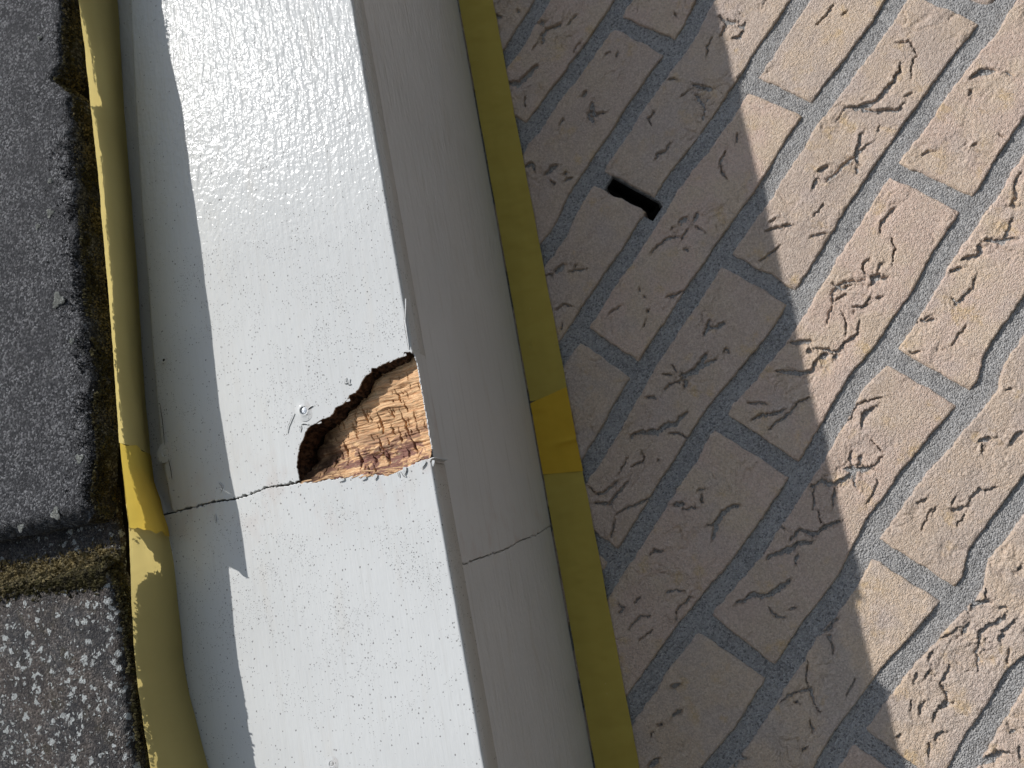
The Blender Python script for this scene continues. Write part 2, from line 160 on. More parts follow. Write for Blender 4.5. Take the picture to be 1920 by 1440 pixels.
def mesh_np(name, verts, faces, mats, parent, fmat=None, smooth=True, at=(0, 0, 0)):
    """verts (N,3) in mm, in the parent's frame; faces (K,4) or (K,3) array, or a list of such arrays"""
    off = np.array(at, float)
    me = bpy.data.meshes.new(name)
    verts = (np.asarray(verts, float) - off) * MM
    if not isinstance(faces, list): faces = [faces]
    faces = [np.asarray(f, np.int64) for f in faces if len(f)]
    loops = np.concatenate([f.ravel() for f in faces])
    sizes = np.concatenate([np.full(len(f), f.shape[1]) for f in faces])
    me.vertices.add(len(verts)); me.vertices.foreach_set("co", verts.ravel())
    me.loops.add(len(loops)); me.loops.foreach_set("vertex_index", loops.astype(np.int32))
    me.polygons.add(len(sizes))
    st = np.concatenate([[0], np.cumsum(sizes)[:-1]])
    me.polygons.foreach_set("loop_start", st.astype(np.int32))
    me.polygons.foreach_set("loop_total", sizes.astype(np.int32))
    me.polygons.foreach_set("use_smooth", np.full(len(sizes), smooth))
    for m in (mats if isinstance(mats, (list, tuple)) else [mats]): me.materials.append(m)
    if fmat is not None: me.polygons.foreach_set("material_index", np.asarray(fmat, np.int32))
    me.update(calc_edges=True); me.validate()
    o = bpy.data.objects.new(name, me)
    link(o, parent)
    pa = np.array(parent['_at']) if parent is not None and '_at' in parent else np.zeros(3)
    o.location = Vector((off - pa) * MM)
    return o

def grid_faces(nx, ny, base=0):
    i = np.arange(nx - 1)[:, None] * ny + np.arange(ny - 1)[None, :] + base
    i = i.ravel()
    return np.stack([i, i + ny, i + ny + 1, i + 1], 1)

def resample(pts, step, jag=0.0, jscale=1.0, seed=0):
    out = []
    for a, b in zip(pts[:-1], pts[1:]):
        a = np.array(a[:2], float); b = np.array(b[:2], float)
        k = max(1, int(round(np.linalg.norm(b - a) / step)))
        for i in range(k): out.append(a + (b - a) * i / k)
    out.append(np.array(pts[-1][:2], float))
    out = np.array(out)
    if jag:
        d = np.gradient(out, axis=0); d /= np.maximum(np.linalg.norm(d, axis=1), 1e-6)[:, None]
        nn = np.stack([-d[:, 1], d[:, 0]], 1)
        k = noise2(out[:, 0] / jscale, out[:, 1] / jscale, seed) + .5 * noise2(out[:, 0] / jscale * 2.7, out[:, 1] / jscale * 2.7, seed + 3)
        env = np.clip(np.minimum(np.arange(len(out)), np.arange(len(out))[::-1]) / 2.0, 0, 1)
        out = out + nn * (k * env * jag)[:, None]
    return out

def plate(name, outline, radii, map3, thick, mats, parent, rings=None, at=(0, 0, 0)):
    """solid slab with outline (a,b) CCW; map3(a,b,depth) -> (3,) mm.  rings: list of (depth, inset fn index array, material)"""
    P = np.asarray(outline, float); n = len(P)
    area = 0.5 * np.sum(P[:, 0] * np.roll(P[:, 1], -1) - np.roll(P[:, 0], -1) * P[:, 1])
    R = np.asarray(radii, float)
    if area < 0: P = P[::-1]; R = R[::-1]
    d = np.roll(P, -1, 0) - np.roll(P, 1, 0); d /= np.maximum(np.linalg.norm(d, axis=1), 1e-6)[:, None]
    inn = np.stack([-d[:, 1], d[:, 0]], 1)            # inward for CCW
    for _ in range(2): inn = (inn + np.roll(inn, 1, 0) + np.roll(inn, -1, 0)) / 3
    inn /= np.maximum(np.linalg.norm(inn, axis=1), 1e-6)[:, None]
    loops = []
    for f in (0, .1, .35, .7, 1.0):                   # rounded edge
        a = math.acos(1 - f) if f < 1 else math.pi / 2
        ins = R * (1 - math.sin(a)); dep = R * f
        loops.append((P + inn * ins[:, None], dep, 0))
    if rings is None: rings = [(thick, None, 0)]
    for dep, ins, mi in rings:
        q = P if ins is None else P + inn * ins(P)[:, None]
        loops.append((q, np.maximum(np.full(n, dep), R + .05), mi))
    V = np.concatenate([np.asarray(map3(q[:, 0], q[:, 1], dd)).T if np.asarray(map3(q[:, 0], q[:, 1], dd)).shape[0] == 3 else map3(q[:, 0], q[:, 1], dd) for q, dd, _ in loops])
    quads = []; fm = []
    for k in range(len(loops) - 1):
        i = np.arange(n); j = (i + 1) % n
        quads.append(np.stack([k * n + i, (k + 1) * n + i, (k + 1) * n + j, k * n + j], 1)); fm += [loops[k + 1][2]] * n
    top = loops[0][0]
    tris = np.array(tessellate_polygon([[Vector((x, y, 0)) for x, y in top]]))
    a, b, c = top[tris[:, 0]], top[tris[:, 1]], top[tris[:, 2]]
    sg = (b[:, 0] - a[:, 0]) * (c[:, 1] - a[:, 1]) - (b[:, 1] - a[:, 1]) * (c[:, 0] - a[:, 0])
    tris[sg < 0] = tris[sg < 0][:, ::-1]
    bot = tris[:, ::-1] + (len(loops) - 1) * n
    fm = fm + [0] * len(tris) + [loops[-1][2]] * len(bot)
    o = mesh_np(name, V, [np.concatenate(quads), tris, bot], mats, parent, fm, smooth=True, at=at)
    me = o.data
    sm = np.ones(len(me.polygons), bool); sm[len(fm) - len(tris) - len(bot):] = False
    me.polygons.foreach_set("use_smooth", sm)
    return o

def box_mesh(name, lo, hi, mat, parent, at=(0, 0, 0)):
    v = [(x, y, z) for x in (lo[0], hi[0]) for y in (lo[1], hi[1]) for z in (lo[2], hi[2])]
    f = [(0, 1, 3, 2), (4, 6, 7, 5), (0, 4, 5, 1), (2, 3, 7, 6), (0, 2, 6, 4), (1, 5, 7, 3)]
    return mesh_np(name, v, np.array(f), mat, parent, smooth=False, at=at)

# ------------------------------------------------------------------ materials
class NT:
    def __init__(self, name):
        self.m = bpy.data.materials.new(name); self.m.use_nodes = True
        self.t = self.m.node_tree; self.t.nodes.clear()
        self.out = self.t.nodes.new("ShaderNodeOutputMaterial")
        tc = self.t.nodes.new("ShaderNodeTexCoord")
        self.obj = self.vm('SCALE', tc.outputs['Object'], scale=1000.0)
        self.info = self.t.nodes.new("ShaderNodeObjectInfo")
    def link(self, a, b): self.t.links.new(a, b)
    def put(self, sock, v):
        if v is None: return
        if hasattr(v, 'links'): self.link(v, sock)
        else: sock.default_value = v
    def vm(self, op, a, b=None, scale=None):
        n = self.t.nodes.new("ShaderNodeVectorMath"); n.operation = op
        self.put(n.inputs[0], a)
        if b is not None: self.put(n.inputs[1], b)
        if scale is not None: n.inputs['Scale'].default_value = scale
        return n.outputs[0]
    def math(self, op, a, b=None, c=None, clamp=False):
        n = self.t.nodes.new("ShaderNodeMath"); n.operation = op; n.use_clamp = clamp
        self.put(n.inputs[0], a)
        if b is not None: self.put(n.inputs[1], b)
        if c is not None: self.put(n.inputs[2], c)
        return n.outputs[0]
    def scl(self, v, s): return self.vm('MULTIPLY', v, s)
    def noise(self, v, scale=1.0, detail=2.0, rough=0.5, dist=0.0):
        n = self.t.nodes.new("ShaderNodeTexNoise"); self.put(n.inputs['Vector'], v)
        n.inputs['Scale'].default_value = scale; n.inputs['Detail'].default_value = detail
        n.inputs['Roughness'].default_value = rough; n.inputs['Distortion'].default_value = dist
        return n.outputs['Fac']
    def noisec(self, v, scale=1.0, detail=2.0):
        n = self.t.nodes.new("ShaderNodeTexNoise"); self.put(n.inputs['Vector'], v)
        n.inputs['Scale'].default_value = scale; n.inputs['Detail'].default_value = detail
        return n.outputs['Color']
    def voro(self, v, scale=1.0, feature='F1', rand=1.0):
        n = self.t.nodes.new("ShaderNodeTexVoronoi"); n.feature = feature; self.put(n.inputs['Vector'], v)
        n.inputs['Scale'].default_value = scale; n.inputs['Randomness'].default_value = rand
        return n.outputs
    def rng(self, v, a, b, c=0.0, d=1.0, smooth=True):
        n = self.t.nodes.new("ShaderNodeMapRange"); n.interpolation_type = 'SMOOTHSTEP' if smooth else 'LINEAR'
        self.put(n.inputs[0], v); n.inputs[1].default_value = a; n.inputs[2].default_value = b
        n.inputs[3].default_value = c; n.inputs[4].default_value = d
        return n.outputs[0]
    def mix(self, f, a, b, mode='MIX'):
        n = self.t.nodes.new("ShaderNodeMix"); n.data_type = 'RGBA'; n.blend_type = mode; n.clamp_factor = True
        self.put(n.inputs[0], f)
        for i, v in ((6, a), (7, b)):
            if isinstance(v, tuple) and len(v) == 3: v = (*v, 1)
            self.put(n.inputs[i], v)
        return n.outputs[2]
    def sep(self, v):
        n = self.t.nodes.new("ShaderNodeSeparateXYZ"); self.put(n.inputs[0], v); return n.outputs
    def bump(self, h, strength=1.0, dist=0.001, normal=None):
        n = self.t.nodes.new("ShaderNodeBump"); self.put(n.inputs['Height'], h)
        n.inputs['Strength'].default_value = strength; n.inputs['Distance'].default_value = dist
        if normal is not None: self.put(n.inputs['Normal'], normal)
        return n.outputs[0]
    def bsdf(self, color, rough=0.6, normal=None, spec=0.5, metal=0.0):
        n = self.t.nodes.new("ShaderNodeBsdfPrincipled")
        if isinstance(color, tuple) and len(color) == 3: color = (*color, 1)
        self.put(n.inputs['Base Color'], color); self.put(n.inputs['Roughness'], rough)
        n.inputs['Specular IOR Level'].default_value = spec; n.inputs['Metallic'].default_value = metal
        if normal is not None: self.put(n.inputs['Normal'], normal)
        self.link(n.outputs[0], self.out.inputs[0])
        return n

def mat_paint(name, base, specks=True, rough=0.24, dirt=0.5, ripple=1.0, spec=.065):
    k = NT(name); v = k.obj; x, y, z = k.sep(v)
    x = k.math('SUBTRACT', x, 573.)          # board origin sits 573 mm down the slope
    col_ = k.mix(k.rng(k.noise(v, .012, 3), .35, .7), base, tuple(c * .95 for c in base))
    col_ = k.mix(k.math('MULTIPLY', k.rng(k.noise(k.scl(v, (.018, .09, .09)), 1, 4), .55, .8), dirt), col_, (.62, .60, .56))
    # warm grime close to the open joint
    nearj = k.rng(k.math('ABSOLUTE', k.math('ADD', x, 577)), 2, 45, 1, 0)
    g = k.math('MULTIPLY', nearj, k.rng(k.noise(k.scl(v, (.05, .08, .08)), 1, 4, .6), .46, .72))
    col_ = k.mix(k.math('MULTIPLY', g, .55 * dirt), col_, (.55, .45, .40))
    c2 = k.noise(k.scl(v, (.012, .3, .3)), 1, 4, .65)
    col_ = k.mix(k.math('MULTIPLY', k.rng(c2, .52, .74), .22 * (1 if specks else 2)), col_, (.50, .485, .45))
    if specks:
        region = k.math('MAXIMUM', k.rng(k.math('ABSOLUTE', k.math('ADD', x, 640)), 20, 95, 1, .15), k.rng(k.math('ABSOLUTE', k.math('ADD', x, 480)), 20, 100, 1, 0))
        wob = k.vm('ADD', v, k.scl(k.noisec(v, 1.1, 1), (.9, .9, .9)))
        vo = k.voro(k.scl(wob, (.42, .54, .48)), 1.0)
        dens = k.math('MULTIPLY', region, k.rng(k.noise(v, .045, 3), .30, .58))
        rnd = k.sep(vo['Color'])[0]
        keep = k.math('LESS_THAN', rnd, k.math('MULTIPLY', dens, .95))
        size = k.rng(rnd, 0, .6, .21, .11, False)
        dot = k.math('MULTIPLY', k.math('LESS_THAN', vo['Distance'], size), keep)
        vo2 = k.voro(k.scl(wob, (1.1, 1.25, 1.2)), 1.0)
        dens2 = k.math('MULTIPLY', region, k.rng(k.noise(v, .06, 3), .42, .66))
        dot2 = k.math('MULTIPLY', k.math('LESS_THAN', vo2['Distance'], .24), k.math('LESS_THAN', k.sep(vo2['Color'])[1], k.math('MULTIPLY', dens2, .6)))
        dots = k.math('MAXIMUM', dot, dot2)
        col_ = k.mix(k.math('MULTIPLY', dots, .8), col_, (.12, .11, .105))
    brush = k.noise(k.scl(v, (.03, .75, .75)), 1, 3, .6)
    brush2 = k.noise(k.scl(v, (.07, .30, .30)), 1, 2.5, .5)
    peel = k.noise(v, .30, 2.0, .45, .4)
    up = k.rng(x, -470, -330, .12, 1.0)
    h = k.math('MULTIPLY', k.math('ADD', k.math('MULTIPLY', brush, .45), k.math('MULTIPLY', peel, k.math('MULTIPLY', up, 2.6))), ripple)
    h = k.math('ADD', h, k.math('MULTIPLY', brush2, k.math('MULTIPLY', up, 3.4)))
    lump = k.noise(v, .06, 3, .5)
    h = k.math('ADD', h, k.math('MULTIPLY', lump, 1.2))
    if specks: h = k.math('SUBTRACT', h, k.math('MULTIPLY', dots, .5))
    nrm = k.bump(h, .6, .00038)
    k.bsdf(col_, k.rng(k.noise(v, .09, 3), .3, .7, rough - .03, rough + .06), nrm, spec)
    return k.m

def mat_brick():
    k = NT("pale_buff_brick"); v = k.vm('ADD', k.obj, k.scl(k.info.outputs['Random'], (731., 419., 97.)))
    c = k.mix(k.rng(k.info.outputs['Random'], .0, 1.), (.79, .585, .47), (.64, .525, .44))
    c = k.mix(k.rng(k.noise(v, .035, 3), .42, .62), c, (.78, .60, .44))
    rb = k.math('FRACT', k.math('MULTIPLY', k.info.outputs['Random'], 7.31))
    c = k.mix(k.math('MULTIPLY', rb, .5), c, (.58, .45, .36))
    c = k.mix(k.math('MULTIPLY', k.rng(k.noise(v, .055, 4, .6), .56, .72), .75), c, (.76, .53, .27))
    c = k.mix(k.math('MULTIPLY', k.rng(k.noise(k.vm('ADD', v, (50, 9, 3)), .03, 3), .52, .7), .6), c, (.64, .515, .455))
    c = k.mix(k.math('MULTIPLY', k.rng(k.noise(v, 1.0, 4, .75), .5, .74), .5), c, (.36, .29, .235))
    c = k.mix(k.math('MULTIPLY', k.rng(k.noise(k.vm('ADD', v, (9, 4, 2)), .8, 4, .75), .54, .8), .6), c, (.72, .60, .49))
    gr = k.voro(v, 1.05)
    c = k.mix(k.rng(k.sep(gr['Color'])[0], 0, 1, .0, .45, False), c, k.mix(k.math('GREATER_THAN', k.sep(gr['Color'])[1], .5), (.48, .375, .30), (.90, .76, .64)))
    fine = k.math('ADD', k.noise(v, .9, 5, .68), k.math('MULTIPLY', k.rng(gr['Distance'], 0, .7, 1, 0), .35))
    wr = k.noise(k.scl(v, (.35, .6, .5)), 1, 4, .6, 1.2)
    h = k.math('ADD', fine, k.math('MULTIPLY', wr, .8))
    k.bsdf(c, .92, k.bump(h, 1.0, .0013), .2)
    return k.m

def mat_mortar():
    k = NT("grey_mortar"); v = k.obj
    c = k.mix(k.rng(k.noise(v, .02, 3), .35, .65), (.34, .33, .32), (.41, .395, .38))
    gr = k.voro(v, .95)
    c = k.mix(k.math('MULTIPLY', k.rng(k.sep(gr['Color'])[0], .2, 1.0), .7), c, (.60, .58, .555))
    c = k.mix(k.math('MULTIPLY', k.rng(k.sep(gr['Color'])[1], .72, .95), .75), c, (.17, .165, .165))
    h = k.math('ADD', k.noise(v, .8, 4, .7), k.math('MULTIPLY', k.rng(gr['Distance'], 0, .8, 1, 0), .7))
    k.bsdf(c, .95, k.bump(h, 1.0, .0013), .15)
    return k.m

def mat_tile(name, lichen):
    k = NT(name); v = k.obj
    if not lichen:
        c = k.mix(k.rng(k.noise(v, .03, 4), .35, .65), (.045, .045, .05), (.085, .085, .09))
        c = k.mix(k.math('MULTIPLY', k.rng(k.noise(v, .75, 4, .8), .44, .62), .85), c, (.012, .012, .015))
        c = k.mix(k.math('MULTIPLY', k.rng(k.noise(k.vm('ADD', v, (31, 7, 5)), .95, 4, .8), .55, .68), .75), c, (.20, .20, .215))
    else:
        c = k.mix(k.rng(k.noise(v, .04, 4), .4, .62), (.17, .13, .105), (.115, .11, .11))
        c = k.mix(k.math('MULTIPLY', k.rng(k.noise(v, .09, 4, .65), .53, .70), .75), c, (.12, .095, .03))
        c = k.mix(k.math('MULTIPLY', k.rng(k.noise(v, .7, 4, .8), .45, .62), .8), c, (.028, .025, .022))
        c = k.mix(k.math('MULTIPLY', k.rng(k.noise(k.vm('ADD', v, (31, 7, 5)), .9, 4, .8), .56, .7), .6), c, (.22, .20, .18))
    g = k.voro(v, .95)
    gv_ = k.math('POWER', k.sep(g['Color'])[2], 3.0)
    c = k.mix(.75 if not lichen else .5, c, k.mix(gv_, (.012, .012, .014), (.40, .395, .40) if not lichen else (.42, .375, .33)))
    c = k.mix(k.math('MULTIPLY', k.rng(k.sep(g['Color'])[0], .86, .97), k.rng(g['Distance'], .22, .42, .55, 0)), c, (.34, .33, .33))
    c = k.mix(k.math('MULTIPLY', k.rng(k.noise(v, .06, 4, .6), .42, .66), .55), c, (.022, .022, .025))
    lift = None
    if lichen:
        wob = k.vm('ADD', v, k.scl(k.noisec(v, .4, 4), (7., 7., 7.)))
        a = k.voro(wob, .17); b = k.voro(wob, .36)
        dn = k.rng(k.noise(v, .022, 2), .34, .6, .45, 1.)
        s1 = k.math('MULTIPLY', k.rng(a['Distance'], .27, .33, 1, 0), k.math('LESS_THAN', k.sep(a['Color'])[0], k.math('MULTIPLY', dn, .9)))
        s2_ = k.math('MULTIPLY', k.rng(b['Distance'], .24, .31, 1, 0), k.math('LESS_THAN', k.sep(b['Color'])[0], k.math('MULTIPLY', dn, .62)))
        lift = k.math('MULTIPLY', k.math('MAXIMUM', s1, s2_), k.rng(k.noise(v, 1.3, 3), .3, .5, .5, 1))
        c = k.mix(lift, c, (.62, .64, .62))
    else:
        a = k.voro(k.vm('ADD', v, k.scl(k.noisec(v, .5, 3), (3, 3, 3))), .045)
        lift = k.math('MULTIPLY', k.rng(a['Distance'], .06, .12, .6, 0), k.math('LESS_THAN', k.sep(a['Color'])[0], .45))
        lift = k.math('MULTIPLY', lift, k.rng(k.noise(v, .8, 4, .7), .45, .6))
        c = k.mix(lift, c, (.30, .30, .28))
    h = k.math('ADD', k.noise(v, .9, 4, .75), k.math('MULTIPLY', k.rng(g['Distance'], 0, .6, 1, 0), .6))
    h = k.math('ADD', h, k.math('MULTIPLY', lift, .4))
    k.bsdf(c, .78, k.bump(h, 1.0, .002), .45)
    return k.m

def mat_tape(name, base, trans, amount, seed=0.0):
    k = NT(name); v = k.vm('ADD', k.obj, (seed, seed * .7, 0))
    c = k.mix(k.rng(k.noise(k.scl(v, (.015, .06, .06)), 1, 3), .35, .7), base, tuple(x * .93 for x in base))
    sp = k.voro(v, .16)
    c = k.mix(k.math('MULTIPLY', k.rng(sp['Distance'], .035, .06, .35, 0), k.math('LESS_THAN', k.sep(sp['Color'])[0], .35)), c, (.9, .82, .55))
    h = k.math('ADD', k.noise(k.scl(v, (.7, 1.6, 1.6)), 1, 3, .6), k.math('MULTIPLY', k.noise(v, .05, 2), 3.0))
    nrm = k.bump(h, .35, .0003)
    d = k.t.nodes.new("ShaderNodeBsdfPrincipled"); k.put(d.inputs['Base Color'], c); d.inputs['Roughness'].default_value = .8
    d.inputs['Specular IOR Level'].default_value = .12; k.put(d.inputs['Normal'], nrm)
    tr = k.t.nodes.new("ShaderNodeBsdfTranslucent"); tr.inputs['Color'].default_value = (*trans, 1)
    mx = k.t.nodes.new("ShaderNodeMixShader"); mx.inputs[0].default_value = amount
    k.link(d.outputs[0], mx.inputs[1]); k.link(tr.outputs[0], mx.inputs[2]); k.link(mx.outputs[0], k.out.inputs[0])
    return k.m

def mat_wood():
    k = NT("rotten_softwood"); v = k.obj; x, y, z = k.sep(v)
    x = k.math("SUBTRACT", x, 545.); y = k.math("ADD", y, 210.)
    c = k.mix(k.rng(k.noise(k.scl(v, (.9, .06, .3)), 1, 4, .6), .35, .68), (.80, .52, .29), (.56, .31, .16))
    c = k.mix(k.math('MULTIPLY', k.rng(k.noise(k.scl(v, (1.6, .11, .6)), 1, 3, .6), .52, .68), .7), c, (.92, .67, .40))
    c = k.mix(k.math('MULTIPLY', k.rng(k.noise(k.scl(v, (1.9, .16, .6)), 1, 4, .7), .52, .66), .8), c, (.22, .11, .055))
    low = k.rng(x, -572, -556, 1, 0)
    st = k.math('MULTIPLY', k.rng(x, -568, -548, 1, 0), k.rng(k.noise(k.scl(v, (.2, .1, .1)), 1, 4, .65, .8), .44, .53))
    c = k.mix(k.math('MULTIPLY', st, .9), c, (.20, .095, .085))
    c = k.mix(k.math('MULTIPLY', k.rng(k.noise(k.scl(v, (.5, .2, .3)), 1, 4, .7), .56, .66), .6), c, (.42, .33, .20))
    c = k.mix(k.math('MULTIPLY', k.rng(y, 228, 246), k.rng(k.noise(v, .15, 3), .3, .6, .5, 1)), c, (.09, .05, .03))  # rot stain on the roof side, with the hole's shade painted in
    k.bsdf(c, .85, k.bump(k.noise(k.scl(v, (2.2, .22, .8)), 1, 4, .65), .9, .0006), .15)
    return k.m

def mat_simple(name, a, b, scale, rough=.9, bumpd=.0008, spec=.2, bscale=1.0, metal=0.0):
    k = NT(name); v = k.obj
    c = k.mix(k.rng(k.noise(v, scale, 4, .6), .35, .65), a, b)
    k.bsdf(c, rough, k.bump(k.noise(v, bscale, 4, .65), .8, bumpd), spec, metal)
    return k.m

PAINT = mat_paint("white_gloss_paint", (.65, .655, .64), rough=.14)
PAINT_SOFFIT = mat_paint("white_paint_underside", (.70, .695, .675), specks=False, rough=.38, dirt=.9, ripple=.4, spec=.35)
ROT = mat_simple("dark_rotten_wood", (.12, .07, .045), (.02, .013, .01), .35, .9, .0012, .15, .8)
WOOD = mat_wood()
PAINT_EDGE = mat_simple("weathered_paint_edge", (.62, .62, .60), (.40, .38, .36), .5, .5, .0003, .4)
BRICK = mat_brick(); MORTAR = mat_mortar()
TILE_DARK = mat_tile("dark_concrete_tile", False); TILE_LICHEN = mat_tile("lichened_concrete_tile", True)
TAPE_A = mat_tape("yellow_masking_tape", (.90, .75, .31), (.99, .79, .29), .55)
TAPE_B = mat_tape("doubled_masking_tape", (.88, .66, .13), (.95, .68, .12), .46, 40.)
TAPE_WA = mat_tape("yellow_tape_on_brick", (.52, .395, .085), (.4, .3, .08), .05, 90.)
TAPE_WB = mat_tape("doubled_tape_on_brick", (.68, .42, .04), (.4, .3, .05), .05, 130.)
MOSS = mat_simple("dry_moss", (.10, .085, .035), (.035, .030, .018), .25, .95, .0006)
MOSS_Y = mat_simple("ochre_moss", (.27, .215, .105), (.10, .085, .05), .3, .95, .0006)
LICHEN = mat_simple("pale_lichen", (.58, .58, .54), (.34, .34, .31), .8, .95, .0006)
ZINC = mat_simple("dull_nail_metal", (.52, .54, .56), (.33, .35, .37), .6, .35, .0003, .5, 1., .6)
CRACK = mat_simple("dark_crack", (.045, .042, .04), (.02, .019, .018), 1., .9, .0003)  # dark tone of the crack slivers and the nail hole
BATTEN = mat_simple("dark_brown_batten", (.03, .025, .02), (.015, .012, .01), .1, .9, .001)  # plain near-black brown

# ------------------------------------------------------------------ ground
gm = mat_simple("dark_ground", (.055, .055, .053), (.04, .04, .038), .0004, .9, .002, .2, .01)  # unseen ground, darkened to cut its bounce into the shade
gv = [(-200, -200, 0), (200, -200, 0), (200, 200, 0), (-200, 200, 0)]
gme = bpy.data.meshes.new("ground"); gme.from_pydata(gv, [], [(0, 1, 2, 3)]); gme.materials.append(gm)
g = link(bpy.data.objects.new("ground", gme)); g['kind'] = 'structure'

# ------------------------------------------------------------------ brick wall
wall = empty("brick_wall", WALL_M, "pale buff brick gable wall with grey mortar joints, half in the shadow of the verge", "wall", at=(-350, -400, -100))

def bed(i, u):
    if i in J:
        a = np.array(J[i], float)
        m = -62.5 * i
        k = np.interp(u, np.concatenate([[a[0, 0] - 70], a[:, 0], [a[-1, 0] + 70]]), np.concatenate([[m - .5], a[:, 1], [m - .5]]))
        return k
    return np.full_like(np.asarray(u, float), -62.5 * i)

HEADS = {0: [-417, -195, 28], 1: [-307, -84, 138], 2: [-637, -417, -197, 24], 3: [-755, -532, -311, -88], 4: [-868, -646, -421, -194.5, 28], 5: [-985, -765, -544, -318, -82, 140],
         6: [-864, -640, -420, -205, 16], 7: [-985, -765, -545, -319.5, -98, 122], 8: [-876, -655, -435, -213, 8], 9: [-990, -765, -544, -322, -100],
         10: [-870, -650, -431, -212, 8], 11: [-980, -760, -540, -320, -100], 12: [-875, -652, -430, -210], 13: [-760, -540, -320]}
CR_BOX = [(min(c[1::2]) - 8, max(c[1::2]) + 8, min(c[2::2]) - 8, max(c[2::2]) + 8) for c in CR]

def cracks_height(U, V, u0, u1, v0, v1):
    h = np.zeros_like(U)
    for ci, c in enumerate(CR):
        bx = CR_BOX[ci]
        if bx[1] < u0 or bx[0] > u1 or bx[3] < v0 or bx[2] > v1: continue
        pts = np.array(c[1:]).reshape(-1, 2); w0 = .34 * c[0] + .2
        m = (U > bx[0]) & (U < bx[1]) & (V > bx[2]) & (V < bx[3])
        if not m.any(): continue
        uu = U[m] + 1.1 * noise2(U[m] / 2.6, V[m] / 2.6, 3) + 1.2 * noise2(U[m] / 6, V[m] / 6, 4); vv = V[m] + 1.1 * noise2(U[m] / 2.6, V[m] / 2.6, 9) + 1.2 * noise2(U[m] / 6, V[m] / 6, 10)
        seg = np.diff(pts, axis=0); L = np.maximum(np.linalg.norm(seg, axis=1), 1e-3); cum = np.concatenate([[0], np.cumsum(L)]); tot = cum[-1]
        best = np.full(uu.shape, 1e9); sp = np.zeros_like(best); side = np.zeros_like(best)
        for k in range(len(seg)):
            du = uu - pts[k, 0]; dv = vv - pts[k, 1]
            s = np.clip((du * seg[k, 0] + dv * seg[k, 1]) / L[k] ** 2, 0, 1)
            ex = du - s * seg[k, 0]; ey = dv - s * seg[k, 1]; d = np.hypot(ex, ey)
            q = d < best
            best[q] = d[q]; sp[q] = ((cum[k] + s * L[k]) / tot)[q]; side[q] = (seg[k, 0] * ey - seg[k, 1] * ex)[q] / L[k]
        w = w0 * (.35 + .65 * np.sqrt(np.clip(4 * sp * (1 - sp), 0, 1))) * (1 + .8 * noise2(uu / 2.4, vv / 2.4, 21))
        w = np.maximum(w, .3)
        D = min(17., 2.5 + 5.5 * c[0])
        h[m] += -D * np.exp(-(best / w) ** 2.6) * (.55 + .45 * np.clip(4 * sp * (1 - sp), 0, 1))
        h[m] += .42 * min(c[0], 2.2) * np.exp(-(np.maximum(best - w, 0) / (1.6 + 1.5 * w)) ** 2) * np.sign(side)
        h[m] += .42 * noise2(uu / 1.9, vv / 1.9, 77) * np.exp(-best / 4.) * min(1., c[0] / 1.5)
        h[m] -= .9 * np.exp(-(np.abs(noise2(uu / 4.5, vv / 4.5, 78)) / .06) ** 2) * np.exp(-(best / 5.) ** 2) * min(1., c[0] / 1.5)
    return np.maximum(h, -18.0)

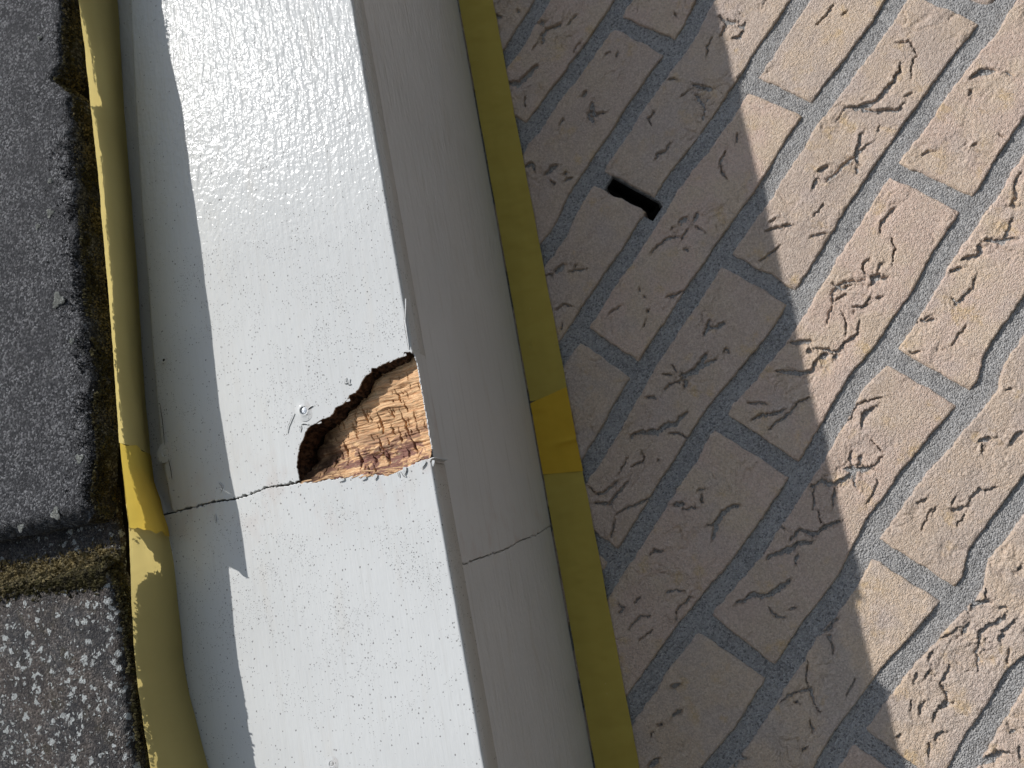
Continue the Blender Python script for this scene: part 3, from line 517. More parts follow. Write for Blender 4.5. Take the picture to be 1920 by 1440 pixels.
nb = 0
for row in range(0, 14):
    hs = HEADS.get(row, [])
    for a, b in zip(hs[:-1], hs[1:]):
        uc = (a + b) / 2; vc = -62.5 * (row + .5)
        # skip bricks wholly behind the verge box
        if (vc - (b - 10) - 0) * s2 > 245: continue
        nvis = (vc - uc) * s2
        view = -690 < uc < 20 and row < 13
        step = .78 if view else 3.0
        nu = int((b - a - 11) / step) + 1; nv = int(50 / step) + 1
        S, T = np.meshgrid(np.linspace(0, 1, nu), np.linspace(0, 1, nv), indexing='ij')
        seed = row * 31 + int(abs(a))
        rr = np.random.RandomState(seed)
        hw = 6.6 + rr.uniform(-.8, .8)
        ua = a + hw + noise2(T * 4 + 3, T * 0 + seed, 5) * 1.6 + noise2(T * 14, T * 0 + seed, 6) * .5 + (T - .5) * rr.uniform(-2, 2)
        ub = b - hw + noise2(T * 4 + 9, T * 0 + seed, 7) * 1.6 + noise2(T * 14, T * 0 + seed, 8) * .5 + (T - .5) * rr.uniform(-2, 2)
        U = ua + (ub - ua) * S
        vt = bed(row, U) - 6.9 + noise2(U / 26, seed + 0 * U, 11) * 1.7 + noise2(U / 6, seed + 0 * U, 12) * 1.1 + noise2(U / 2.2, seed + 0 * U, 16) * .5
        vb = bed(row + 1, U) + 6.6 + noise2(U / 26, seed + 0 * U, 13) * 1.2 + noise2(U / 6, seed + 0 * U, 14) * .7 + noise2(U / 2.2, seed + 0 * U, 17) * .4
        V = vb + (vt - vb) * T
        # rounded corners
        du = np.minimum(U - ua, ub - U); dv = np.minimum(V - vb, vt - V)
        e = np.minimum(du, dv)
        r = 1.1
        Hh = -r * (1 - np.sqrt(np.clip(1 - (1 - np.clip(e / r, 0, 1)) ** 2, 0, 1)))
        Hh = Hh - 1.5 * np.exp(-(du ** 2 + dv ** 2) / 14.)
        rough = .45 + rr.uniform(0, .75)
        Hh = Hh + fbm2(U / 34 + seed, V / 30, 40, 2) * .55 + rr.uniform(-.2, .2)
        wx = U + 7 * noise2(U / 13, V / 13, seed + 1); wy = V + 7 * noise2(U / 13, V / 13, seed + 2)
        mask = sstep(-.15, .45, noise2(U / 40, V / 28, seed + 3) + (rough - .8) * .5)
        fold = np.abs(noise2(wx / 13, wy / 9, seed + 4))
        Hh = Hh - 1.1 * np.exp(-(fold / .035) ** 2) * mask
        fold2 = np.abs(noise2(wx / 6.5 + 5, wy / 4.5, seed + 5))
        Hh = Hh - .5 * np.exp(-(fold2 / .06) ** 2) * (.15 + mask * .85) * rough
        Hh = Hh + noise2(wx / 5.5, wy / 4.6, seed + 6) * .28 * rough * (.4 + .9 * mask) + noise2(U / 2.1, V / 1.7, seed + 7) * .3 * (.6 + rough)
        # step-like flakes
        Hh = Hh + .45 * mask * np.tanh(9 * noise2(wx / 17, wy / 12, seed + 8))
        if view: Hh = Hh + cracks_height(U, V, a, b, vc - 32, vc + 32)
        W = Hh
        verts = np.stack([U.ravel(), V.ravel(), W.ravel()], 1)
        faces = grid_faces(nu, nv)
        # skirt round the edge, back into the wall
        idx = np.arange(nu * nv).reshape(nu, nv)
        loop = np.concatenate([idx[:, 0], idx[-1, 1:], idx[::-1, -1][1:], idx[0, ::-1][1:-1]])
        sk = verts[loop].copy(); sk[:, 2] = -22
        n0 = len(verts); k = np.arange(len(loop)); k2 = (k + 1) % len(loop)
        side = np.stack([loop[k], n0 + k, n0 + k2, loop[k2]], 1)
        c = n0 + len(loop)
        verts = np.concatenate([verts, sk])
        backf = np.array([[n0, n0 + nu + nv * 2 + nu - 5 - (nv - 3) , n0 + nu + nv - 2, n0 + nu - 1]]) if False else np.zeros((0, 4), int)
        o = mesh_np("brick", verts, [faces, side], BRICK, wall, at=(uc, vc, 0))
        nb += 1
print("bricks", nb)

# mortar: one rough recessed sheet with the open weep slot
uu = np.arange(-1000, 160, 1.9); vv = np.arange(-870, 20, 1.9)
uu = uu.copy(); vv = vv.copy()
# snap grid lines to the slot edges
for e in (-317.3, -316.7, -305.3, -304.7): uu[np.argmin(abs(uu - e))] = e
for e in (-248.2, -247.6, -203.8, -203.2): vv[np.argmin(abs(vv - e))] = e
U, V = np.meshgrid(np.sort(uu), np.sort(vv), indexing='ij')
Wm = -2.3 + fbm2(U / 30, V / 30, 60, 2) * .9 + noise2(U / 7, V / 7, 63) * .7 + noise2(U / 2.6, V / 2.6, 64) * .45
slot = (U > -316.9) & (U < -305.1) & (V > -247.8) & (V < -203.6)
Wm = np.where(slot, -70, Wm)
mo = mesh_np("mortar", np.stack([U.ravel(), V.ravel(), Wm.ravel()], 1), grid_faces(*U.shape), MORTAR, wall, at=(-400, -450, 0))
SLOT_SHADE = mat_simple("slot_shade_black", (.012, .011, .010), (.006, .006, .006), .3, .95, .0005)  # near-black liner added to paint in the shade of the slot's depth
su = [-315.6, -306.2]; sv = [-246.9, -204.6]
wob_ = lambda k, q: q + .6 * math.sin(k * 2.3 + 1)
lv = []
for d_ in (-1.9, -60.):
    for k_, (x_, y_) in enumerate([(su[0], sv[0]), (su[1], sv[0]), (su[1], sv[1]), (su[0], sv[1])]): lv.append((wob_(k_, x_), y_, d_))
mesh_np("slot_shade_liner", lv, np.array([(0, 4, 5, 1), (1, 5, 6, 2), (2, 6, 7, 3), (3, 7, 4, 0), (4, 7, 6, 5)]), SLOT_SHADE, wall, smooth=False, at=(-311, -225, -30))
cv = []
for w_ in (-180, -74):
    for (x_, y_) in [(-3500, -5400), (2500, -5400), (2500, 2900), (-3500, -3100)]: cv.append((x_, y_, w_))
mesh_np("wall_core", cv, np.array([(0, 3, 2, 1), (4, 5, 6, 7), (0, 1, 5, 4), (1, 2, 6, 5), (2, 3, 7, 6), (3, 0, 4, 7)]), MORTAR, wall, smooth=False, at=(-400, -450, -100))

# ------------------------------------------------------------------ verge boards
TA = .09
def wl(t, n): return 200 + (t + 733) * .018 - (n - 172) * TA
def face_map(off=0.0):
    return lambda a, b, d: np.stack([a, b, wl(a, b) - off - d], 1)
fe = lambda t: 175.2 + (t + 516) * .0245
# upper board
j_up = [(x + 1.1, y) for x, y in BOT if y > 258.5]
j_up = j_up[::-1]                        # from the hole towards the roof side
seg_fe = resample([(-40, fe(-40)), (-300, fe(-300)), (-517.3, fe(-517.3))], 2.0, .12, 9., 1)
rim = resample([(-517.3, fe(-517.3) + .3)] + RIM[1:], .55, .42, 1.5, 2)
seg_j = resample([RIM[-1]] + j_up, .5, 1.5, 2.6, 3)
lu = [list(q) for q in LEFT_U][::-1]
seg_l = resample([(-572.5, 352.2)] + lu + [(-40, 347.)], 2.5)
outl = np.concatenate([seg_fe[:-1], rim[:-1], seg_j[:-1], seg_l])
rad = np.concatenate([np.full(len(seg_fe) - 1, 1.3), np.full(len(rim) - 1, .28), np.full(len(seg_j) - 1, .45), np.full(len(seg_l), 3.2)])
for i in range(len(rad)):                # ease radii where the segments meet
    pass
for _ in range(8): rad = np.minimum(rad, (np.roll(rad, 1) + np.roll(rad, -1)) / 2 + .12)
nj0 = len(seg_fe) - 1; nj1 = nj0 + len(rim) - 1
up_board = empty("verge_board", VERGE_M, "upper white glossy verge board with the rotten hole broken out of its lower right corner", "board", "white verge boards", at=(-573, 260, 185))
lo_board = empty("verge_board", VERGE_M, "lower white verge board, peppered with dark specks, below the cracked joint", "board", "white verge boards", at=(-900, 260, 185))

def build_board(outline, radii, holeseg, parent):
    P = outline
    def under(q):
        m = np.zeros(len(q)); 
        if holeseg is None: return m
        inh = inhole(q)
        return inh
    def inhole(q):
        # true for rim vertices: between the measured rim ends
        m = (q[:, 1] > 176) & (q[:, 1] < 262) & (q[:, 0] > -574.5) & (q[:, 0] < -515)
        return m.astype(float)
    if holeseg is None:
        return plate("board_face", P, radii, face_map(.4), 19, [PAINT, ROT], parent, None, at=(-573, 260, 185))
    r = [(.75, lambda q: inhole(q) * (.12 * noise2(q[:, 0] / 2, q[:, 1] / 2, 5)), 0),
         (1.3, lambda q: inhole(q) * (.5 + .5 * noise2(q[:, 0] / 2, q[:, 1] / 2, 6)), 1),
         (3.5, lambda q: inhole(q) * (.9 + 1.1 * noise2(q[:, 0] / 2.5, q[:, 1] / 2.5, 7)), 1),
         (6.0, lambda q: inhole(q) * (.3 + 1.5 * noise2(q[:, 0] / 2.2, q[:, 1] / 2.2, 8)), 1),
         (9.0, lambda q: inhole(q) * (-.8 + 1.5 * noise2(q[:, 0] / 3, q[:, 1] / 3, 9)), 1),
         (19., lambda q: inhole(q) * (-2.2), 1)]
    return plate("board_face", P, radii, face_map(.4), 19, [PAINT, ROT], parent, r, at=parent['_at'])
ub = build_board(outl, rad, True, up_board)
# only the rim of the hole shows rotten wood; the other edges are painted
me = ub.data
for pl in me.polygons:
    if pl.material_index == 1:
        c = pl.center
        t = c.x * 1000 - 573; n = c.y * 1000 + 260
        if n < 177.5 and t > -518 or t > -514 or n > 262: pl.material_index = 0

# lower board
bot = resample(BOT[:-1] + [(-577.4, fe(-577) + .6)], .5, .75, 1.8, 12)
seg_fe2 = resample([(-578.6, fe(-578.6)), (-700, fe(-700) - .2), (-1000, fe(-1000))], 2.0, .12, 9., 4)
seg_l2 = resample([(-1000, 372), (-576, 372)], 5.)
outl2 = np.concatenate([[(-575.6, 371)], bot, seg_fe2, seg_l2[:-1]])
rad2 = np.concatenate([[.5], np.full(len(bot), .45), np.full(len(seg_fe2), 1.3), np.full(len(seg_l2) - 1, .5)])
for _ in range(8): rad2 = np.minimum(rad2, (np.roll(rad2, 1) + np.roll(rad2, -1)) / 2 + .12)
lb = build_board(outl2, rad2, None, lo_board)

# painted lath behind the rounded roof-side edge of the upper board
lath = empty("backing_lath", VERGE_M, "narrow painted lath in the dark groove between upper verge board and tape", "lath", at=(-573, 365, 170))
plate("lath_face", np.array([(-573.5, 346), (-573.5, 374), (-40, 374), (-40, 340)]), np.full(4, .4), face_map(6.6), 12, [PAINT], lath, None, at=(-573, 365, 170))

# painted film left standing on the underside edge of the upper board, beside the hole
tt = np.arange(-577.6, -515.0, .6)
top = wl(tt, 172) - 5.6 + noise2(tt / 3., tt * 0, 71) * 1.5 + noise2(tt / .9, tt * 0, 72) * .9
top[tt > -522] += (tt[tt > -522] + 522) * .45
top[-3:] = wl(-515, 172) - 1.0
nn = fe(tt)
Vv = []
for k, (dw, dn) in enumerate([(0, 0.), (0, .55), (-40, .55), (-40, 0.)]):
    ww = top if dw == 0 else wl(tt, 172) - 18.9
    Vv.append(np.stack([tt, nn + dn + .05, ww], 1))
n = len(tt); i = np.arange(n - 1)
q = np.concatenate([np.stack([k * n + i, k * n + i + 1, ((k + 1) % 4) * n + i + 1, ((k + 1) % 4) * n + i], 1) for k in range(4)])
mesh_np("paint_film", np.concatenate(Vv), q, PAINT_SOFFIT, up_board, smooth=False, at=(-545, 172, 190))

# exposed rotten wood inside the hole
def inside_dist(T, N):
    """distance to the hole rim (positive towards the inside) measured to the polyline"""
    pl = np.array([RIM[i] for i in range(len(RIM))])
    best = np.full(T.shape, 1e9)
    for a, b in zip(pl[:-1], pl[1:]):
        d = b - a; L = max(d @ d, 1e-6)
        s = np.clip(((T - a[0]) * d[0] + (N - a[1]) * d[1]) / L, 0, 1)
        best = np.minimum(best, np.hypot(T - a[0] - s * d[0], N - a[1] - s * d[1]))
    return best
st = .32
T, N = np.meshgrid(np.arange(-580.5, -513.0, st), np.arange(fe(-545) - 1.2, 262, st), indexing='ij')
N = N + (fe(T) + .35 - N[0, 0]) * np.exp(-(N - N[0, 0]) / 6.)
dr = inside_dist(T, N)
bl = np.array([(x, y) for x, y in BOT if y < 262]); bl = bl[np.argsort(bl[:, 1])]
tb = np.interp(N, bl[:, 1], bl[:, 0])
db = T - tb                                                 # distance above the lower joint
depth = 8.6 + 7. * sstep(216, 246, N) - 2.6 * sstep(190, 173, N)
depth = depth * sstep(-1.5, 9.0 + 5 * sstep(200, 250, N), db) ** .8 + .9
depth = depth + 3.2 * np.exp(-(dr / 3.5) ** 2) * sstep(5, 14, db)
wn_ = T + 1.2 * noise2(T / 9, N / 16, 81)
depth = depth - .85 * noise2(wn_ / 1.15, N / 12, 82) - .7 * noise2(wn_ / 2.6, N / 18, 83) - 1.2 * np.tanh(3 * noise2(wn_ / 6.0, N / 26, 84))
depth = depth - .35 * noise2(wn_ / .6, N / 5, 85) - .5 * sstep(-558, -566, T) * noise2(T / 1.4, N / 2.6, 86)
# short splits across the grain
rs = np.random.RandomState(5)
SPL = [(-548, 205, 15, 1.), (-552, 190, 17, .9), (-541, 215, 12, .8), (-560, 207, 9, 1.), (-536, 192, 9, .7), (-557, 232, 12, 1.1), (-563, 240, 10, .9), (-566, 221, 14, 1.3), (-569, 203, 9, 1.),
       (-565, 186, 12, 1.), (-545, 197, 6, .8), (-555, 198, 5, .8), (-569, 190, 6, .9), (-549, 183, 9, .6), (-551, 222, 8, .7), (-560, 193, 5, .9), (-568, 212, 6, .9), (-543, 188, 7, .6)]
for k in range(70): SPL.append((rs.uniform(-574, -524), rs.uniform(176, 250), rs.uniform(2, 7), rs.uniform(.3, .7)))
for (tc_, nc_, L, wd) in SPL:
    sl = rs.uniform(-.42, -.02)
    x = T - tc_; y = N - nc_ + sl * x + 1.0 * noise2(T / 3.2, N / 9 + nc_, 90)
    m = np.abs(x) < L / 2
    w_ = wd * .5 * np.clip(1 - np.abs(2 * x / L + .3), 0, 1) + .06
    depth = depth + np.where(m, 3.8 * wd * np.exp(-(y / w_) ** 2), 0)
Wd = wl(T, N) - np.maximum(depth, .12 + .0 * T)
lowm = db < .2
Wd = np.where(lowm, np.minimum(Wd, wl(T, N) - .25 - np.clip(-db, 0, 3) * 3.), Wd)
mesh_np("exposed_wood", np.stack([T.ravel(), N.ravel(), Wd.ravel()], 1), grid_faces(*T.shape), WOOD, up_board, at=(-545, 210, 190))

# splinters along the lower lip and the rim
def sliver(t, n, w, L, ang, wd, th, mat, parent, name="splinter", tilt=0.):
    ca, sa = math.cos(ang), math.sin(ang)
    pts = []
    for s, k in ((0, .8), (.35, 1.), (.75, .6), (1, .05)):
        for sd in (-1, 1):
            for up in (0, 1):
                x = s * L; y = sd * wd * k / 2
                pts.append((t + x * ca - y * sa, n + x * sa + y * ca, w + up * th * k + tilt * x))
    f = []
    for s in range(3):
        b = s * 4
        f += [(b, b + 4, b + 6, b + 2), (b + 1, b + 3, b + 7, b + 5), (b, b + 1, b + 5, b + 4), (b + 2, b + 6, b + 7, b + 3)]
    f += [(0, 2, 3, 1), (12, 13, 15, 14)]
    return mesh_np(name, pts, np.array(f), mat, parent, smooth=False, at=(t, n, w))
for k in range(34):
    n_ = rs.uniform(174, 256); t_ = float(np.interp(n_, bl[:, 1], bl[:, 0])) + rs.uniform(-.2, 2.8)
    sliver(t_, n_, wl(t_, n_) - rs.uniform(.3, 1.4), rs.uniform(3, 9), math.pi / 2 + rs.uniform(-.25, .25), rs.uniform(.3, .9), rs.uniform(.2, .6), WOOD, up_board, tilt=rs.uniform(-.05, .06))
# loose paint chips round the rim
CH = [(-517.6, 180.6, 3.0, 1.4), (-518.3, 189.2, 2.6, 1.3), (-534.4, 219.6, 3.0, 1.5), (-543.0, 240.0, 3.0, .9), (-556, 256.6, 2., .8)]
for (t_, n_, a_, b_) in CH:
    sliver(t_ + .6, n_ - a_ / 2, wl(t_, n_) - .6, a_, math.pi / 2 + rs.uniform(.1, .5), b_, .35, PAINT_EDGE, up_board, "paint_flake", -.12)
for (t_, n_, a_, b_, an) in [(-577.5, 189.5, 4.5, 2.2, 2.9), (-578.2, 207.5, 3.5, 2.0, 2.6), (-578.5, 214, 4., 1.6, 1.8), (-576.6, 177, 5., 2., 2.4), (-577.2, 172, 3.4, 1.6, 2.9), (-577, 228, 4, 1.4, 1.7)]:
    sliver(t_, n_, wl(t_, n_) + .02, a_, an, b_, .45, PAINT, lo_board, "paint_flake", .03)

# thin paint cracks (dark slivers laid on the face) with a lifted lip
def ribbon_crack(pts, width, parent):
    P = resample(pts, .5, .22, 1.2, int(abs(pts[0][0])))
    d = np.gradient(P, axis=0); d /= np.maximum(np.linalg.norm(d, axis=1), 1e-6)[:, None]; nn_ = np.stack([-d[:, 1], d[:, 0]], 1)
    n = len(P); s = np.linspace(0, 1, n); wdt = width * (.25 + .75 * np.sqrt(np.clip(4 * s * (1 - s), 0, 1))) / 2
    A = P + nn_ * wdt[:, None]; B_ = P - nn_ * wdt[:, None]; C_ = P + nn_ * (wdt + .55)[:, None]
    def lift(q, h): return np.stack([q[:, 0], q[:, 1], wl(q[:, 0], q[:, 1]) + h], 1)
    i = np.arange(n - 1)
    mesh_np("crack", np.concatenate([lift(A, .035), lift(B_, .035)]), np.stack([i, n + i, n + i + 1, i + 1], 1), CRACK, parent, at=(P[0, 0], P[0, 1], 190))
    mesh_np("paint_lip", np.concatenate([lift(A, .30), lift(C_, -.02), lift(A, .0)]), np.concatenate([np.stack([i, i + 1, n + i + 1, n + i], 1), np.stack([2 * n + i, 2 * n + i + 1, i + 1, i], 1)]), PAINT, parent, at=(P[0, 0], P[0, 1], 190))
for k, c in enumerate(BCR):
    tm = np.mean([q[0] for q in c])
    if len(c) == 2: c = [c[0], [(c[0][0] + c[1][0]) / 2 + .3, (c[0][1] + c[1][1]) / 2 - .3], c[1]]
    ribbon_crack(c, .75 if k < 2 else .42, up_board if tm > -576 else lo_board)

# nail heads sunk in the paint
def disc_nail(t, n, r, parent, mat, lip=.5, name="nail_head"):
    seg = 28; w = wl(t, n)
    V_ = []; F_ = []; fm = []
    prof = [(0, .12, 1), (.6, .16, 1), (.9, .06, 1), (1.0, -.05, 1), (1.08, .02, 0), (1.16, lip, 0), (1.5, lip * .55, 0), (2.2, lip * .15, 0), (3.0, -.03, 0)]
    for (rr_, h, mi) in prof:
        for k in range(seg):
            a = 2 * math.pi * k / seg; q = r * rr_ * (1 + .07 * math.sin(2 * a + t) * (rr_ > 1))
            V_.append((t + q * math.cos(a), n + q * math.sin(a), w + h * (1 + .5 * math.sin(a - .6) * (rr_ > 1))))
    for j in range(len(prof) - 1):
        for k in range(seg):
            k2 = (k + 1) % seg
            F_.append((j * seg + k, (j + 1) * seg + k, (j + 1) * seg + k2, j * seg + k2)); fm.append(prof[j + 1][2])
    return mesh_np(name, V_, np.array(F_), [PAINT, mat], parent, [1 if m else 0 for m in fm], at=(t, n, w))
disc_nail(*NAILS[0], 2.0, up_board, ZINC, .8)
disc_nail(*NAILS[1], 2.1, up_board, PAINT, .25)
disc_nail(*NAILS[2], .9, up_board, CRACK, .35, "nail_hole")
disc_nail(*NAILS[4], 1.3, lo_board, PAINT_EDGE, .2)

# ------------------------------------------------------------------ soffit boards (the underside between verge board and wall)
def soffit_n(t, w):
    a = fe(t) + .9; b = 168.2 + (t + 506) * .0095
    return b + (a - b) * np.clip(w / 185., 0, 1.2)
def soffit_map(a, b, d): return np.stack([a, b * 0 + soffit_n(a, b) + d, b], 1)
def soffit_top(t): return wl(t, 172) - 19.25
sc = [(q[0], q[2]) for q in SCR][::-1]          # from wall to front
sj = resample([(sc[0][0], 2.5)] + sc[1:-1] + [(sc[-1][0] - .5, float(soffit_top(-633)))], 1.0, 1.3, 3.5, 31)
so_u = empty("soffit_board", VERGE_M, "upper grey shaded soffit board, unbroken from beside the rotten hole to the photo's top edge", "board", "shaded soffit boards", at=(-620, 170, 90))
so_l = empty("soffit_board", VERGE_M, "lower shaded soffit board below the jagged joint across the underside", "board", "shaded soffit boards", at=(-1000, 170, 90))
up_o = np.concatenate([sj + np.array([.35, 0]), [(-40, soffit_top(-40)), (-40, 2.5)]])
ra = np.concatenate([np.full(len(sj), .5), [.5, .5]])
plate("soffit_face", up_o, ra, lambda a, b, d: soffit_map(a, b, d - .35), 12, [PAINT_SOFFIT], so_u, None, at=(-620, 170, 90))
sj2 = sj + np.array([-.45, 0]); sj2[:, 0] -= .3 * noise2(sj2[:, 1] / 5, sj2[:, 1] * 0, 77)
lo_o = np.concatenate([sj2[::-1], [(-1000, 2.5), (-1000, soffit_top(-1000))]])
plate("soffit_face", lo_o, np.full(len(lo_o), .5), soffit_map, 12, [PAINT_SOFFIT], so_l, None, at=(-1000, 170, 90))

# ------------------------------------------------------------------ masking tape
def tape_strip(name, outer, contact, t0, t1, material, label, shift=0., bow=2.2, torn0=0., torn1=0., seed=0, flare=0.):
    root = empty(name, VERGE_M, label, "tape", 'lengths of yellow masking tape along the verge board', at=(t0, 358, 186))
    ts = np.arange(min(t0, t1), max(t0, t1) + .01, 1.2); K = 22
    O = [curve([(q[0], q[i]) for q in outer], ts) for i in (1, 2)]
    C_ = [curve([(q[0], q[i]) for q in contact], ts) for i in (1, 2)]
    s = np.linspace(0, 1, K)[:, None]
    Tm = ts[None, :] + 0 * s
    Nn = C_[0] * (1 - s) + O[0] * s; Ww = C_[1] * (1 - s) + O[1] * s
    b = np.sin(np.pi * s)
    Nn = Nn - b * bow * (1 + .5 * noise2(Tm / 60, s * 2 + Tm * 0, seed)) - .35 * noise2(Tm / 22, s * 3 + 0 * Tm, seed + 1) - shift
    Nn = Nn + .18 * noise2(Tm / 3, s * 4 + 0 * Tm, seed + 5) * s
    Ww = Ww + shift * .3 + .35 * noise2(Tm / 14, 0 * Tm + .5, seed + 2) * s
    # outer edge slightly ragged
    Ww = Ww + (noise2(Tm / 1.7, 0 * Tm, seed + 3) * .12) * (s > .97)
    if torn0: Tm = Tm + (noise2(s * 5, s * 0, seed + 8) * 2.2 + noise2(s * 17, s * 0, seed + 9) * .9 + torn0 * (s - .5)) * np.clip(1 - (ts - ts[0]) / 12, 0, 1)
    if torn1: Tm = Tm + (noise2(s * 4, s * 0, seed + 12) * 1.6) * np.clip(1 - (ts[-1] - ts) / 12, 0, 1)
    mesh_np("tape_strip", np.stack([Tm.ravel(), Nn.ravel(), Ww.ravel()], 1), grid_faces(K, len(ts)), material, root, at=(t0, 358, 186))
    return root
CT = [(q[0], q[1], wl(q[0], q[1]) - 3.0) for q in T_C]
CT = [(-40, 357, 192.)] + [q for q in CT] + [(-1000, 330, 180)]
CT = [(q[0], q[1] + 3.2 * min(1, max(0, (q[0] + 574) / 14.)), (wl(q[0], q[1]) + .25 if q[0] < -574 else wl(q[0], q[1]) - 6.2 + 6.4 * (1 - min(1, (q[0] + 574) / 14.)) if q[0] < -560 else wl(q[0], q[1]) - 6.2)) for q in CT]
UPO = [(-40, 356, 231)] + T_UP
LOO = T_LO + [(-1000, 335, 225)]
# the upper length stops just below the joint; its last 45 mm lies doubled over the lower length
tape_up = tape_strip("masking_tape", UPO, CT, -536, -40, TAPE_A, "narrow upper yellow tape beside the charcoal roof tile, above the doubled tape end", seed=3)
tl = tape_strip("masking_tape", LOO, CT, -1000, -550, TAPE_A, "wide bulging lower yellow tape beside the white-spotted lichened roof tile", seed=11, bow=1.8)
CT2 = [(q[0], q[1] - (.6 if q[0] < -553 else 0), q[2] + .3) for q in CT]
tape_strip("masking_tape", UPO, CT2, -586.5, -535.2, TAPE_B, "deeper orange doubled tape end with a torn lower edge beside the cracked joint", shift=.35, torn0=5., torn1=1., seed=17, bow=3.0)

def wall_tape(t0, t1, material, label, lift=0., seed=0, slant0=0., slant1=0., wr=False):
    root = empty("masking_tape", VERGE_M, label, "tape", 'lengths of yellow masking tape on the brickwork', at=(t0, 150, 3))
    ts = np.arange(t0, t1 + .01, 1.5); K = 14; s = np.linspace(0, 1, K)[:, None]
    Tm = ts[None, :] + 0 * s
    a = 168.2 + (ts + 506) * .0095 - 1.3; b = 136.8 + (ts + 506) * .0125
    b = b + .5 * noise2(ts / 30, ts * 0, seed + 4) + .12 * noise2(ts / 2, ts * 0, seed + 6)
    Nn = a + (b - a) * s - lift * .25 * (s > .9)
    Ww = 2.4 + lift + .9 * noise2(Tm / 16, Nn / 16, seed) + .35 * noise2(Tm / 5, Nn / 8, seed + 2) - .7 * s
    if wr: Ww = Ww + 1.3 * np.exp(-((Tm + 553 + 5 * s + 1.5 * np.sin(s * 5)) / 1.3) ** 2) * sstep(.3, .6, s) + .5 * np.exp(-((Tm + 561 - 5 * s) / 1.5) ** 2) * sstep(.2, .5, s)
    Tm = Tm + slant0 * (s - .5) * np.clip(1 - (ts - t0) / 15, 0, 1) + slant1 * (s - .5) * np.clip(1 - (t1 - ts) / 15, 0, 1)
    mesh_np("tape_strip", np.stack([Tm.ravel(), Nn.ravel(), Ww.ravel()], 1), grid_faces(K, len(ts)), material, root, at=(t0, 150, 3))
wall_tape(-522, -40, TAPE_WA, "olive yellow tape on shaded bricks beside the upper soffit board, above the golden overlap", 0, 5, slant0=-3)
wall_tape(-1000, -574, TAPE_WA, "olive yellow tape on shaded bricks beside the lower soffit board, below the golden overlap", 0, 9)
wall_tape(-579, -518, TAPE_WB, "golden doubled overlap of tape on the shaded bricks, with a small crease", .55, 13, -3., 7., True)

# ------------------------------------------------------------------ roof tiles
def tile(name, label, t0, t1, w1, edge, mat, parts_seed, depth=20., amp=1.0, recess=None):
    root = empty(name, VERGE_M, label, "roof tile", 'concrete roof tiles at the verge', at=(t0, 430, w1 - depth))
    fine = 1.15
    ta = np.concatenate([np.arange(t0, min(t1, -190), fine), np.linspace(min(t1, -190) + 1, t1, 25)]) if t1 > -190 else np.arange(max(t0, -740), t1, fine)
    if t0 < -741: ta = np.concatenate([np.linspace(t0, -741, 40), ta])
    # profile: underside (from back to front), rounded corner, front face
    und = np.arange(0, depth - 6, 1.3); r = 6.0
    cn = np.linspace(0, math.pi / 2, 8)
    fa = np.concatenate([np.arange(6, 110, 1.15), np.linspace(112, 300, 24)])
    prof = [(0., d_, 0.) for d_ in und] + [(r - r * math.cos(a), depth - r + r * math.sin(a), a) for a in cn[1:-1]] + [(x, depth, math.pi / 2) for x in fa]
    pn = np.array([q[0] for q in prof]); pw = np.array([q[1] for q in prof]); pa_ = np.array([q[2] for q in prof])
    T_, I = np.meshgrid(ta, np.arange(len(prof)), indexing='ij')
    en = edge(ta)[:, None]
    N_ = en + pn[I]; W_ = w1 - depth + pw[I]; A_ = pa_[I]
    rock = noise3(T_ / 9, N_ / 9, W_ / 9, parts_seed) * .8 + noise3(T_ / 3.2, N_ / 3.2, W_ / 3.2, parts_seed + 1) * .55 + noise3(T_ / 1.6, N_ / 1.6, W_ / 1.6, parts_seed + 2) * .3
    near = np.exp(-(np.maximum(pn[I] - 3, 0) / 9.)) * np.where(A_ > 0, 1, .8)
    big = noise3(T_ / 14, N_ / 14, W_ / 30, parts_seed + 5)
    disp = rock * (.35 + .9 * near) * amp + big * near * 1.3
    # rounded, crumbled lower end
    end = t0; de = T_ - end
    disp = disp - 9. * np.clip(1 - de / 9., 0, 1) ** 2 * (.55 + .45 * np.sin(A_)) 
    sideways = -1.0
    N2 = N_ - disp * np.cos(A_); W2_ = W_ + disp * np.sin(A_)
    N2 = N2 + 4. * np.clip(1 - de / 9., 0, 1) ** 2
    if recess is not None:                 # the head of the tile is let down under the next one
        k = sstep(recess - 1.5, recess + 4.5, T_ + 2.2 * noise2(N2 / 7, N2 * 0, 41) + 1.2 * noise2(N2 / 2.5, W_ * 0, 42)) * (.25 + .75 * (W_ - (w1 - depth)) / depth)
        W2_ = W2_ - 15.5 * k
    return root, ta, T_, N2, W2_, prof
